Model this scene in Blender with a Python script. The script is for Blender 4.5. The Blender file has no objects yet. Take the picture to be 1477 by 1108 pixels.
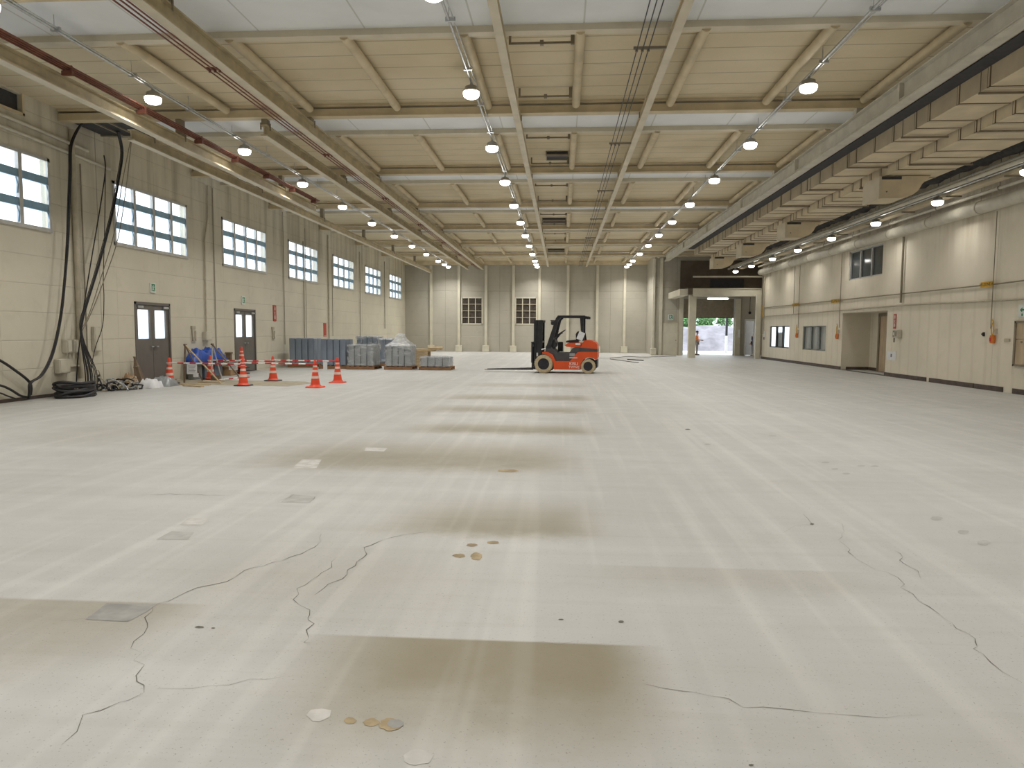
import bpy, math, random
from mathutils import Vector, Matrix
random.seed(7)
PI = math.pi
SC = bpy.context.scene
COL = SC.collection

# ------------------------------------------------------------------ camera
CAM_H = 1.5
F_PX, IW, IH = 1024.0, 1477.0, 1108.0
RX = Vector((0.99757052, 0.069463, 0.00528734))
DN = Vector((0.01044692, -0.07412625, -0.99719414))
FW = Vector((-0.06887616, 0.99482671, -0.07467183))
cd = bpy.data.cameras.new('camera'); cam = bpy.data.objects.new('camera', cd); COL.objects.link(cam)
cd.sensor_fit = 'HORIZONTAL'; cd.sensor_width = 36.0; cd.lens = F_PX / IW * 36.0
cd.clip_start = 0.05; cd.clip_end = 400
UPV = -DN
cam.matrix_world = Matrix(((RX.x, UPV.x, -FW.x, 0), (RX.y, UPV.y, -FW.y, 0), (RX.z, UPV.z, -FW.z, CAM_H), (0, 0, 0, 1)))
SC.camera = cam

# ------------------------------------------------------------------ world, exposure
W = bpy.data.worlds.new('overcast_sky'); SC.world = W; W.use_nodes = True
W.node_tree.nodes['Background'].inputs[0].default_value = (0.88, 0.95, 1.0, 1)
W.node_tree.nodes['Background'].inputs[1].default_value = 3.0
SC.view_settings.view_transform = 'Standard'
SC.view_settings.look = 'None'
SC.view_settings.exposure = 0.0
SC.view_settings.gamma = 1.0
SC.view_settings.use_curve_mapping = False
LAMP_W = 64.0

# ------------------------------------------------------------------ helpers: a point of the place from a sight line
def sight(px, py):
    return RX * ((px - IW / 2) / F_PX) + DN * ((py - IH / 2) / F_PX) + FW
EYE = Vector((0, 0, CAM_H))
def on_x(px, py, X):
    r = sight(px, py); return EYE + r * (X / r.x)
def on_z(px, py, Z=0.0):
    r = sight(px, py); return EYE + r * ((Z - CAM_H) / r.z)

# ------------------------------------------------------------------ mesh builder
class MB:
    def __init__(s): s.v = []; s.f = []; s.m = []; s.sm = []; s.cuts = []
    def cut(s): s.cuts.append((len(s.v), len(s.f))); return s
    def build_each(s, name, mats, parent=None):
        """one mesh object for every piece closed by cut()"""
        v0 = f0 = 0
        for v1, f1 in s.cuts:
            if f1 > f0:
                p = MB(); p.v = s.v[v0:v1]; p.f = [tuple(i - v0 for i in f) for f in s.f[f0:f1]]; p.m = s.m[f0:f1]; p.sm = s.sm[f0:f1]; p.build(name, mats, parent)
            v0, f0 = v1, f1
    def add(s, vs, fs, mi=0, smooth=False):
        o = len(s.v); s.v += [tuple(p) for p in vs]
        for f in fs: s.f.append(tuple(i + o for i in f)); s.m.append(mi); s.sm.append(smooth)
        return s
    def quad(s, a, b, c, d, mi=0): return s.add([a, b, c, d], [(0, 1, 2, 3)], mi)
    def box(s, x0, x1, y0, y1, z0, z1, mi=0):
        if x0 > x1: x0, x1 = x1, x0
        if y0 > y1: y0, y1 = y1, y0
        if z0 > z1: z0, z1 = z1, z0
        v = [(x0, y0, z0), (x1, y0, z0), (x1, y1, z0), (x0, y1, z0), (x0, y0, z1), (x1, y0, z1), (x1, y1, z1), (x0, y1, z1)]
        return s.add(v, [(0, 3, 2, 1), (4, 5, 6, 7), (0, 1, 5, 4), (1, 2, 6, 5), (2, 3, 7, 6), (3, 0, 4, 7)], mi)
    def bbox(s, x0, x1, y0, y1, z0, z1, b=0.01, mi=0):
        # box with chamfered edges: chamfer outline in xz/yz by stacking rings
        def ring(d, z): 
            return [(x0 + d + b, y0 + d, z), (x1 - d - b, y0 + d, z), (x1 - d, y0 + d + b, z), (x1 - d, y1 - d - b, z),
                    (x1 - d - b, y1 - d, z), (x0 + d + b, y1 - d, z), (x0 + d, y1 - d - b, z), (x0 + d, y0 + d + b, z)]
        R = [ring(b, z0), ring(0, z0 + b), ring(0, z1 - b), ring(b, z1)]
        return s.loft(R, mi)
    def loft(s, rings, mi=0, cap=True, smooth=False, closed=True):
        n = len(rings[0]); vs = [p for r in rings for p in r]; fs = []
        for k in range(len(rings) - 1):
            for i in range(n if closed else n - 1):
                j = (i + 1) % n
                fs.append((k * n + i, k * n + j, (k + 1) * n + j, (k + 1) * n + i))
        s.add(vs, fs, mi, smooth)
        if cap and closed:
            s.add(rings[0], [tuple(reversed(range(n)))], mi); s.add(rings[-1], [tuple(range(n))], mi)
        return s
    def cyl(s, p0, p1, r0, r1=None, n=12, mi=0, cap=True, smooth=True):
        p0 = Vector(p0); p1 = Vector(p1); r1 = r0 if r1 is None else r1
        d = (p1 - p0).normalized(); u = d.orthogonal().normalized(); w = d.cross(u)
        R = [[p + (u * math.cos(2 * PI * i / n) + w * math.sin(2 * PI * i / n)) * r for i in range(n)] for p, r in ((p0, r0), (p1, r1))]
        return s.loft(R, mi, cap, smooth)
    def tube(s, pts, r, n=6, mi=0, smooth=True):
        pts = [Vector(p) for p in pts]
        if len(pts) < 2: return s
        rings = []; u = None
        for i, p in enumerate(pts):
            d = (pts[min(i + 1, len(pts) - 1)] - pts[max(i - 1, 0)])
            if d.length < 1e-9: d = Vector((0, 0, 1))
            d.normalize()
            if u is None: u = d.orthogonal().normalized()
            u = (u - d * u.dot(d)); u = u.normalized() if u.length > 1e-6 else d.orthogonal().normalized()
            w = d.cross(u); rr = r[i] if isinstance(r, (list, tuple)) else r
            rings.append([p + (u * math.cos(2 * PI * k / n) + w * math.sin(2 * PI * k / n)) * rr for k in range(n)])
        return s.loft(rings, mi, True, smooth)
    def lathe(s, prof, c=(0, 0, 0), n=20, mi=0, smooth=True, axis='z', cap=True):
        rings = []
        for r, z in prof:
            ring = []
            for i in range(n):
                a = 2 * PI * i / n; p, q = r * math.cos(a), r * math.sin(a)
                ring.append((c[0] + p, c[1] + q, c[2] + z) if axis == 'z' else ((c[0] + q, c[1] + z, c[2] + p) if axis == 'y' else (c[0] + z, c[1] + p, c[2] + q)))
            rings.append(ring)
        return s.loft(rings, mi, cap, smooth)
    def prism(s, poly, a0, a1, axis='y', mi=0):
        # poly in (x,z) for axis y; (y,z) for axis x; (x,y) for axis z
        def P(p, a): return (p[0], a, p[1]) if axis == 'y' else ((a, p[0], p[1]) if axis == 'x' else (p[0], p[1], a))
        return s.loft([[P(p, a0) for p in poly], [P(p, a1) for p in poly]], mi)
    def shift(s, d):
        s.v = [(p[0] + d[0], p[1] + d[1], p[2] + d[2]) for p in s.v]; return s
    def warp(s, fn): s.v = [tuple(fn(Vector(p))) for p in s.v]; return s
    def build(s, name, mats, parent=None, loc=(0, 0, 0)):
        me = bpy.data.meshes.new(name); me.from_pydata(s.v, [], s.f); 
        for m in (mats if isinstance(mats, (list, tuple)) else [mats]): me.materials.append(m)
        me.polygons.foreach_set('material_index', s.m); me.polygons.foreach_set('use_smooth', s.sm)
        import bmesh
        bm = bmesh.new(); bm.from_mesh(me); bmesh.ops.recalc_face_normals(bm, faces=bm.faces); bm.to_mesh(me); bm.free()
        o = bpy.data.objects.new(name, me); COL.objects.link(o); o.location = loc
        if parent is not None:
            o.parent = parent
        return o

def tag(o, label=None, cat=None, group=None, kind=None):
    if label: o['label'] = label
    if cat: o['category'] = cat
    if group: o['group'] = group
    if kind: o['kind'] = kind
    return o
def thing(name, label, cat, loc=(0, 0, 0), rz=0.0, group=None, kind=None):
    o = bpy.data.objects.new(name, None); COL.objects.link(o); o.location = loc; o.rotation_euler = (0, 0, rz)
    o.empty_display_size = 0.1
    return tag(o, label, cat, group, kind)
def dup(root, loc=None, rz=None, label=None, group=None):
    def cp(o, par):
        c = o.copy(); COL.objects.link(c)
        if par is not None: c.parent = par
        for ch in list(o.children): cp(ch, c)
        return c
    r = cp(root, None)
    if loc is not None: r.location = loc
    if rz is not None: r.rotation_euler = (0, 0, rz)
    if label: r['label'] = label
    if group: r['group'] = group
    return r
def rel(par, mb):  # world-built mesh under an unrotated Empty
    l = par.location; return mb.shift((-l[0], -l[1], -l[2]))
def text_mesh(name, body, size, mat, parent, loc, rot, align='CENTER', depth=0.001, spacing=1.0, line=1.0):
    cu = bpy.data.curves.new(name, 'FONT'); cu.body = body; cu.size = size; cu.extrude = depth
    cu.align_x = align; cu.align_y = 'CENTER'; cu.space_line = line; cu.space_character = spacing
    t = bpy.data.objects.new(name + '_tmp', cu); COL.objects.link(t)
    dg = bpy.context.evaluated_depsgraph_get(); me = bpy.data.meshes.new_from_object(t.evaluated_get(dg))
    bpy.data.objects.remove(t); bpy.data.curves.remove(cu)
    me.materials.clear(); me.materials.append(mat); me.name = name
    o = bpy.data.objects.new(name, me); COL.objects.link(o); o.location = loc; o.rotation_euler = rot
    if parent is not None: o.parent = parent
    return o
ORD = ['first', 'second', 'third', 'fourth', 'fifth', 'sixth', 'seventh', 'eighth', 'ninth', 'tenth', 'eleventh', 'twelfth', 'thirteenth', 'fourteenth', 'fifteenth', 'sixteenth']

# ------------------------------------------------------------------ materials
class NT:
    def __init__(s, name):
        s.mat = bpy.data.materials.new(name); s.mat.use_nodes = True; s.t = s.mat.node_tree
        s.b = s.t.nodes['Principled BSDF']; s.out = s.t.nodes['Material Output']; s._co = None
    def n(s, typ, **kw):
        nd = s.t.nodes.new(typ)
        for k, v in kw.items(): setattr(nd, k, v)
        return nd
    def link(s, a, b): s.t.links.new(a, b)
    def val(s, sock, v):
        if hasattr(v, 'is_output') or isinstance(v, bpy.types.NodeSocket): s.link(v, sock)
        else: sock.default_value = v
    def math(s, op, a, b=0.0, c=0.0, clamp=False):
        nd = s.n('ShaderNodeMath', operation=op); nd.use_clamp = clamp
        s.val(nd.inputs[0], a); s.val(nd.inputs[1], b); s.val(nd.inputs[2], c); return nd.outputs[0]
    def co(s):
        if s._co is None:
            tc = s.n('ShaderNodeTexCoord'); s._co = tc.outputs['Object']
            sp = s.n('ShaderNodeSeparateXYZ'); s.link(s._co, sp.inputs[0]); s.x, s.y, s.z = sp.outputs
        return s._co
    def noise(s, scale=(1, 1, 1), sc=1.0, detail=4, rough=0.55):
        s.co(); mp = s.n('ShaderNodeMapping'); s.link(s._co, mp.inputs[0]); mp.inputs['Scale'].default_value = scale
        nz = s.n('ShaderNodeTexNoise'); s.link(mp.outputs[0], nz.inputs['Vector']); nz.inputs['Scale'].default_value = sc
        nz.inputs['Detail'].default_value = detail; nz.inputs['Roughness'].default_value = rough
        return nz.outputs['Fac']
    def ramp(s, v, a, b, lo=0.0, hi=1.0):
        nd = s.n('ShaderNodeMapRange', interpolation_type='SMOOTHSTEP'); s.val(nd.inputs['Value'], v)
        nd.inputs['From Min'].default_value = a; nd.inputs['From Max'].default_value = b
        nd.inputs['To Min'].default_value = lo; nd.inputs['To Max'].default_value = hi; return nd.outputs[0]
    def mix(s, f, a, b, mode='MIX'):
        nd = s.n('ShaderNodeMix', data_type='RGBA', blend_type=mode); s.val(nd.inputs[0], f)
        for i, c in ((6, a), (7, b)):
            if isinstance(c, (tuple, list)): nd.inputs[i].default_value = (*c[:3], 1)
            else: s.link(c, nd.inputs[i])
        return nd.outputs[2]
    def seam(s, c, period, off, w):
        f = s.math('FRACT', s.math('DIVIDE', s.math('SUBTRACT', c, off), period))
        d = s.math('ABSOLUTE', s.math('SUBTRACT', f, 0.5))
        return s.ramp(d, 0.5 - 1.6 * w / period, 0.5 - 0.6 * w / period)
    def bump(s, h, strength=0.3, dist=0.01):
        nd = s.n('ShaderNodeBump'); nd.inputs['Strength'].default_value = strength; nd.inputs['Distance'].default_value = dist
        s.link(h, nd.inputs['Height']); s.link(nd.outputs[0], s.b.inputs['Normal'])
    def fin(s, col, rough=0.6, metal=0.0):
        s.val(s.b.inputs['Base Color'], col if not isinstance(col, tuple) else (*col[:3], 1)); s.val(s.b.inputs['Roughness'], rough)
        s.b.inputs['Metallic'].default_value = metal; return s.mat

def pm(name, col, rough=0.55, metal=0.0, var=0.12, sc=6.0, bump=0.0, stretch=(1, 1, 1)):
    t = NT(name); nz = t.noise(stretch, sc)
    dark = tuple(c * (1 - var) for c in col); lite = tuple(min(1, c * (1 + var)) for c in col)
    c = t.mix(t.ramp(nz, 0.3, 0.7), dark, lite)
    if bump: t.bump(nz, bump)
    return t.fin(c, rough, metal)
def emat(name, col, strength):
    t = NT(name); nz = t.noise((1, 1, 1), 3.0)
    e = t.n('ShaderNodeEmission'); e.inputs[0].default_value = (*col, 1)
    t.val(e.inputs[1], t.ramp(nz, 0.0, 1.0, strength * 0.97, strength * 1.03)); t.link(e.outputs[0], t.out.inputs[0]); return t.mat
def glass(name, tint=(0.96, 0.98, 1.0), gloss=0.08, rough=0.02, trans=1.0):
    t = NT(name); tr = t.n('ShaderNodeBsdfTransparent'); tr.inputs[0].default_value = (*tint, 1)
    gl = t.n('ShaderNodeBsdfGlossy'); gl.inputs['Roughness'].default_value = rough
    fr = t.n('ShaderNodeFresnel'); fr.inputs[0].default_value = 1.45
    mx = t.n('ShaderNodeMixShader'); t.link(t.math('MULTIPLY', fr.outputs[0], 0.35), mx.inputs[0]); t.link(tr.outputs[0], mx.inputs[1]); t.link(gl.outputs[0], mx.inputs[2])
    t.link(mx.outputs[0], t.out.inputs[0]); return t.mat
def frosted(name, col=(0.9, 0.93, 0.95), trans=0.85):
    t = NT(name); a = t.n('ShaderNodeBsdfTranslucent'); a.inputs[0].default_value = (*col, 1)
    b = t.n('ShaderNodeBsdfDiffuse'); b.inputs[0].default_value = (*col, 1)
    mx = t.n('ShaderNodeMixShader'); nz = t.noise((1, 1, 1), 12.0)
    t.val(mx.inputs[0], t.ramp(nz, 0, 1, 1 - trans - 0.02, 1 - trans + 0.02)); t.link(a.outputs[0], mx.inputs[1]); t.link(b.outputs[0], mx.inputs[2]); t.link(mx.outputs[0], t.out.inputs[0]); return t.mat

# floor concrete: ground surface with grinding lanes and left-over brown coating bands
def floor_material():
    t = NT('ground_concrete'); t.co()
    n1 = t.noise((1, 1, 1), 0.35, 5); n2 = t.noise((1, 1, 1), 2.6, 6, 0.65); n3 = t.noise((3.2, 0.10, 1), 1.0, 3); n4 = t.noise((0.22, 3.0, 1), 1.0, 5); n5 = t.noise((1, 1, 1), 70, 3, 0.75)
    c = t.mix(t.ramp(n1, 0.3, 0.7), (0.445, 0.442, 0.427), (0.485, 0.484, 0.472))
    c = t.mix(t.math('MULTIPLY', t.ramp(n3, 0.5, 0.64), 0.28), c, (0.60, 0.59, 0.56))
    c = t.mix(t.math('MULTIPLY', t.ramp(n4, 0.5, 0.70), 0.20), c, (0.385, 0.37, 0.33))
    c = t.mix(t.math('MULTIPLY', t.ramp(n4, 0.48, 0.3), 0.2), c, (0.60, 0.595, 0.57))
    c = t.mix(t.math('MULTIPLY', t.ramp(n2, 0.52, 0.75), 0.22), c, (0.40, 0.37, 0.32))
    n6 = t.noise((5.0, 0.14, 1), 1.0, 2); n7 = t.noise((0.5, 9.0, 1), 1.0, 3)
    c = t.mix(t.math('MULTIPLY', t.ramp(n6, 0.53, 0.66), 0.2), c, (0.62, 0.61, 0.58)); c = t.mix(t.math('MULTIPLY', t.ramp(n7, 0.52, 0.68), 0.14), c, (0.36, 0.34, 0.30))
    xd = t.math('ADD', t.x, t.math('MULTIPLY', t.math('SUBTRACT', n1, 0.5), 0.7))
    yd = t.math('ADD', t.y, t.math('MULTIPLY', t.math('SUBTRACT', n2, 0.5), 0.35))
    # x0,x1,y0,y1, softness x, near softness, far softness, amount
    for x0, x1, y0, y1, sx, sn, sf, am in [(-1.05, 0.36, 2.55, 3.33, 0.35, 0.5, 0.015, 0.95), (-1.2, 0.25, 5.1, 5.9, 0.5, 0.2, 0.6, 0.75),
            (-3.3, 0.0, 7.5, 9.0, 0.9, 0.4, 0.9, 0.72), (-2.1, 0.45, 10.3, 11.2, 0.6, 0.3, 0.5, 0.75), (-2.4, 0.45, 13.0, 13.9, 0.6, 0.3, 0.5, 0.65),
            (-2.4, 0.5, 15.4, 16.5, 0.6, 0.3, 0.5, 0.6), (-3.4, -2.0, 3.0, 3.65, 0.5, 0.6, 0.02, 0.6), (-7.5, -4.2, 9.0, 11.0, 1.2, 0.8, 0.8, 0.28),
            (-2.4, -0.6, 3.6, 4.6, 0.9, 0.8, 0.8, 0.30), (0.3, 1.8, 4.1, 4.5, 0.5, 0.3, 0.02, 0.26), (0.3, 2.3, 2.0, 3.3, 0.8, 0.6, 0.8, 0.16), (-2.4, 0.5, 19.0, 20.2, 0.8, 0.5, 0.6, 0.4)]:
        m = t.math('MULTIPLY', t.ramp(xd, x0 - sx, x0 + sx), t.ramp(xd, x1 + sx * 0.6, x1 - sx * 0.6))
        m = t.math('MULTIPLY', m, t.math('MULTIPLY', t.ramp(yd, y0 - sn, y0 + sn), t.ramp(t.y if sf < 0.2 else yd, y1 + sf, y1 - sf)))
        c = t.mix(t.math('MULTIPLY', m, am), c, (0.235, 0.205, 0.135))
    c = t.mix(t.math('MULTIPLY', t.ramp(n5, 0.61, 0.68), 0.6), c, (0.14, 0.125, 0.10))
    c = t.mix(t.math('MULTIPLY', t.ramp(n6, 0.54, 0.66), 0.09), c, (0.60, 0.59, 0.56))
    c = t.mix(t.math('MULTIPLY', t.math('MULTIPLY', t.ramp(t.x, -10.3, -11.3), t.ramp(n2, 0.35, 0.6)), 0.5), c, (0.32, 0.27, 0.19))
    t.bump(n5, 0.12, 0.004)
    return t.fin(c, t.ramp(n2, 0.2, 0.8, 0.42, 0.62))

def wall_material(name, base, dark, zseam, vseams, ribs=None, ribtop=0, stain_z=5.2, axis='y', stain=0.5):
    t = NT(name); t.co(); a = t.y if axis == 'y' else t.x
    n1 = t.noise((1, 1, 1), 0.5, 5); n2 = t.noise((1, 1, 1), 3, 5); st = (1, 2.2, 0.16) if axis == 'y' else (2.2, 1, 0.16)
    n3 = t.noise(st, 1.0, 4)
    c = t.mix(t.ramp(n1, 0.25, 0.75), tuple(k * 0.92 for k in base), tuple(min(1, k * 1.06) for k in base))
    c = t.mix(t.math('MULTIPLY', t.ramp(n2, 0.5, 0.8), 0.12), c, dark)
    m = t.math('MULTIPLY', t.ramp(n3, 0.42, 0.72), t.ramp(t.z, stain_z - 1.6, stain_z + 0.5))
    c = t.mix(t.math('MULTIPLY', m, stain), c, dark)
    h = None
    for per, off, w, amt in zseam:
        s = t.seam(t.z, per, off, w); c = t.mix(t.math('MULTIPLY', s, amt), c, dark); h = s if h is None else t.math('MAXIMUM', h, s)
    for per, off, w, amt in vseams:
        s = t.seam(a, per, off, w); c = t.mix(t.math('MULTIPLY', s, amt), c, dark); h = s if h is None else t.math('MAXIMUM', h, s)
    if ribs:
        s = t.math('MULTIPLY', t.seam(a, ribs, 0.0, 0.05), t.ramp(t.z, ribtop, ribtop - 0.05)); c = t.mix(t.math('MULTIPLY', s, 0.12), c, dark); h = t.math('MAXIMUM', h, s) if h is not None else s
    if h is not None:
        t.bump(t.math('SUBTRACT', 1.0, h), 0.5, 0.01)
    return t.fin(c, 0.62)

def ceiling_material():
    t = NT('ceiling_panels'); t.co(); n1 = t.noise((1, 1, 1), 0.5, 5); n2 = t.noise((0.4, 1.6, 1), 1.0, 6, 0.7)
    c = t.mix(t.ramp(n1, 0.3, 0.7), (0.575, 0.49, 0.32), (0.665, 0.58, 0.41))
    c = t.mix(t.math('MULTIPLY', t.ramp(n2, 0.55, 0.78), 0.55), c, (0.36, 0.28, 0.16))
    s1 = t.seam(t.y, 0.6, 0.15, 0.012); c = t.mix(t.math('MULTIPLY', s1, 0.55), c, (0.20, 0.15, 0.085))
    t.bump(t.math('SUBTRACT', 1.0, s1), 0.5, 0.01)
    return t.fin(c, 0.7)
def strip_material():
    t = NT('white_ceiling_board'); t.co(); n1 = t.noise((1, 1, 1), 0.8, 4)
    c = t.mix(t.ramp(n1, 0.3, 0.7), (0.74, 0.765, 0.775), (0.82, 0.845, 0.86))
    s = t.seam(t.x, 1.74, 0.3, 0.012); c = t.mix(t.math('MULTIPLY', s, 0.5), c, (0.35, 0.34, 0.3)); return t.fin(c, 0.5)

M = {}
M['floor'] = floor_material()
BEIGE = (0.63, 0.59, 0.48)
M['wall_l'] = wall_material('painted_concrete_panels', BEIGE, (0.20, 0.17, 0.11), [(0.6, 0.04, 0.010, 0.16)], [(5.7, 22.35, 0.012, 0.6), (1.9, 0.2, 0.008, 0.06)], stain=0.55)
M['wall_b'] = wall_material('painted_end_panels', (0.45, 0.425, 0.355), (0.2, 0.17, 0.12), [(0.9, 0.2, 0.012, 0.10), (30, 4.3, 0.02, 0.25)], [(3.9, 0.5 - 1.0, 0.015, 0.35)], axis='x', stain=0.15)
M['wall_r'] = wall_material('painted_steel_siding', (0.77, 0.71, 0.58), (0.42, 0.345, 0.235), [(30, 2.79, 0.015, 0.5)], [(9.0, 1.5, 0.01, 0.3)], ribs=0.6, ribtop=2.78, stain_z=4.6, stain=0.65)
M['ceil'] = ceiling_material(); M['strip'] = strip_material()
M['beam'] = pm('beige_painted_beam', (0.58, 0.49, 0.325), 0.6, 0, 0.12, 2.0, 0, (1, 1, 1))
M['beam_light'] = pm('pale_beige_paint', (0.62, 0.56, 0.43), 0.55, 0, 0.08, 2.0)
M['girder'] = pm('dusty_tan_girder', (0.47, 0.395, 0.25), 0.6, 0, 0.16, 3.0)
M['girder_r'] = pm('grey_beige_channel', (0.53, 0.50, 0.42), 0.5, 0, 0.10, 3.0)
M['post'] = pm('cream_post_paint', (0.62, 0.585, 0.47), 0.5, 0, 0.06, 2.0)
M['duct'] = pm('beige_duct_cover', (0.66, 0.565, 0.40), 0.6, 0, 0.1, 1.5)
M['seam'] = pm('brown_duct_seam', (0.17, 0.12, 0.07), 0.7)
M['galv'] = pm('galvanised_steel', (0.55, 0.57, 0.58), 0.32, 0.85, 0.12, 8)
M['pipe_wh'] = pm('pale_pipe_lagging', (0.58, 0.55, 0.46), 0.5, 0, 0.1, 3)
M['red_pipe'] = pm('oxide_red_busbar', (0.20, 0.075, 0.05), 0.6, 0, 0.2, 5)
M['wire'] = pm('dark_red_trolley_wire', (0.20, 0.055, 0.04), 0.5)
M['black'] = pm('black_rubber', (0.022, 0.021, 0.024), 0.5, 0, 0.3, 8)
M['black_steel'] = pm('black_painted_steel', (0.022, 0.023, 0.027), 0.42, 0.1, 0.25, 6)
M['insul'] = pm('black_insulation', (0.03, 0.028, 0.027), 0.8, 0, 0.4, 10, 0.6)
M['dark'] = pm('dark_opening_lining', (0.05, 0.05, 0.055), 0.8)
M['brown_panel'] = pm('dark_brown_panel', (0.115, 0.09, 0.065), 0.6, 0, 0.15, 2)
M['door_gr'] = pm('grey_brown_door_paint', (0.155, 0.142, 0.128), 0.5, 0, 0.06, 3)
M['alu'] = pm('aluminium_frame', (0.56, 0.56, 0.55), 0.4, 0.4, 0.08, 6)
M['win_blue'] = pm('sky_toned_sash', (0.27, 0.45, 0.62), 0.4, 0.1, 0.12, 4)  # shade and blue sky tone on the sashes put into the colour
M['glass'] = glass('clear_pane'); M['frost'] = frosted('frosted_pane')
M['dark_glass'] = pm('dark_office_glass', (0.07, 0.085, 0.09), 0.06, 0.0, 0.2, 2)
M['grey_blind'] = pm('grey_blind_behind_pane', (0.36, 0.375, 0.36), 0.25, 0, 0.1, 3, 0, (1, 1, 0.2))
M['louver'] = pm('dark_louver_glass', (0.075, 0.062, 0.05), 0.2, 0, 0.3, 5)
M['lens'] = emat('lamp_lens', (1.0, 0.96, 0.88), 14.0)
M['tube_lens'] = emat('fluorescent_tube', (1.0, 1.0, 0.95), 14.0)
M['housing'] = pm('silver_lamp_housing', (0.50, 0.48, 0.46), 0.4, 0.5, 0.1, 8)
M['orange'] = pm('forklift_orange', (0.68, 0.085, 0.017), 0.4, 0, 0.06, 3)
M['grey_band'] = pm('charcoal_band', (0.06, 0.06, 0.065), 0.5)
M['tyre'] = pm('cream_rubber_tyre', (0.50, 0.41, 0.265), 0.8, 0, 0.12, 14)
M['hub'] = pm('dark_wheel_hub', (0.03, 0.027, 0.04), 0.4, 0.2)
M['white'] = pm('white_paint', (0.80, 0.80, 0.79), 0.5, 0, 0.04, 5)
M['paper'] = pm('white_paper', (0.74, 0.75, 0.77), 0.7, 0, 0.05, 6)
M['ink'] = pm('grey_print', (0.25, 0.25, 0.27), 0.8)
M['cone'] = pm('orange_red_cone_plastic', (0.80, 0.085, 0.035), 0.45, 0, 0.08, 6)
M['cone_white'] = pm('pale_reflective_band', (0.82, 0.62, 0.55), 0.4, 0, 0.06, 8)
M['bar_red'] = pm('red_bar_plastic', (0.62, 0.03, 0.03), 0.4)
M['bar_white'] = pm('white_bar_plastic', (0.86, 0.82, 0.80), 0.4, 0, 0.04)
M['slate'] = pm('slate_blue_steel', (0.255, 0.30, 0.37), 0.4, 0.35, 0.16, 2.0, 0, (1, 1, 0.4))
M['greybox'] = pm('grey_galvanised_panel', (0.34, 0.355, 0.365), 0.4, 0.35, 0.14, 2.0, 0, (1, 1, 0.4))
M['pallet'] = pm('brown_pallet_wood', (0.27, 0.145, 0.07), 0.75, 0, 0.25, 5, 0.1, (1, 5, 5))
M['timber'] = pm('pale_timber', (0.52, 0.40, 0.24), 0.7, 0, 0.2, 6, 0.1, (1, 6, 6))
M['timber_dk'] = pm('weathered_timber', (0.17, 0.12, 0.08), 0.7, 0, 0.25, 6)
M['card'] = pm('brown_cardboard', (0.36, 0.23, 0.12), 0.8, 0, 0.15, 4)
M['tarp'] = pm('blue_tarpaulin', (0.015, 0.075, 0.40), 0.42, 0, 0.3, 5, 0.2)
M['crate'] = pm('grey_green_plastic', (0.19, 0.21, 0.20), 0.5)
M['bin'] = pm('slate_plastic_bin', (0.10, 0.13, 0.17), 0.5)
M['red_sign'] = pm('red_sign_board', (0.42, 0.045, 0.025), 0.45, 0, 0.08)
M['red_sign_lt'] = pm('faded_red_sign_board', (0.48, 0.075, 0.045), 0.45, 0, 0.08)
M['green'] = pm('exit_green', (0.02, 0.22, 0.09), 0.5, 0, 0.05)
M['sign_white'] = pm('sign_white_plastic', (0.72, 0.76, 0.72), 0.45, 0, 0.03)
M['yellow'] = pm('yellow_marker_board', (0.62, 0.36, 0.02), 0.5, 0, 0.1)
M['orange_box'] = pm('orange_switch_plastic', (0.72, 0.21, 0.035), 0.5, 0, 0.1)
M['conduit'] = pm('brown_grey_conduit', (0.25, 0.21, 0.15), 0.5, 0.1, 0.1)
M['riser'] = pm('brown_beige_riser', (0.30, 0.265, 0.20), 0.5, 0, 0.1)
M['conduit_lt'] = pm('beige_conduit', (0.47, 0.42, 0.32), 0.5, 0, 0.1)
M['box_beige'] = pm('beige_switch_box', (0.56, 0.52, 0.43), 0.5, 0, 0.05)
M['rubber_base'] = pm('dark_brown_rubber_base', (0.085, 0.062, 0.052), 0.6, 0, 0.25, 5)
M['tan_board'] = pm('tan_plywood', (0.50, 0.39, 0.26), 0.6, 0, 0.15, 3, 0, (2, 2, 0.5))
M['concrete_out'] = pm('outdoor_concrete', (0.62, 0.61, 0.58), 0.8, 0, 0.1, 1)
M['stone'] = pm('pale_stone_bank', (0.27, 0.255, 0.285), 0.9, 0, 0.25, 0.9)
M['leaf'] = pm('green_leaves', (0.11, 0.24, 0.08), 0.6, 0, 0.4, 3)
M['skin'] = pm('skin', (0.50, 0.31, 0.22), 0.6, 0, 0.05)
M['hair'] = pm('black_hair', (0.02, 0.017, 0.015), 0.6)
M['hivis'] = pm('orange_vest_cloth', (0.85, 0.28, 0.07), 0.7, 0, 0.08)
M['trouser'] = pm('grey_work_trousers', (0.30, 0.27, 0.26), 0.8)
M['navy'] = pm('navy_workwear', (0.02, 0.022, 0.06), 0.7)
M['shoe'] = pm('dark_work_shoe', (0.03, 0.025, 0.025), 0.6)
M['helmet'] = pm('yellow_helmet', (0.70, 0.55, 0.12), 0.4)
M['crack'] = pm('dark_crack_line', (0.13, 0.12, 0.10), 0.9)  # plain dark colour of the cracks and small floor marks
M['patch_dk'] = pm('dark_mortar_patch', (0.29, 0.285, 0.27), 0.7, 0, 0.2, 6)
M['patch_br'] = pm('brown_resin_patch', (0.33, 0.255, 0.145), 0.6, 0, 0.3, 9)
M['patch_lt'] = pm('pale_mortar_patch', (0.50, 0.485, 0.46), 0.8, 0, 0.12, 9)
M['patch_gr'] = pm('grey_mortar_patch', (0.39, 0.385, 0.365), 0.7, 0, 0.12, 9)
M['pit'] = pm('bare_sandy_screed', (0.34, 0.30, 0.22), 0.85, 0, 0.2, 4)
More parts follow.
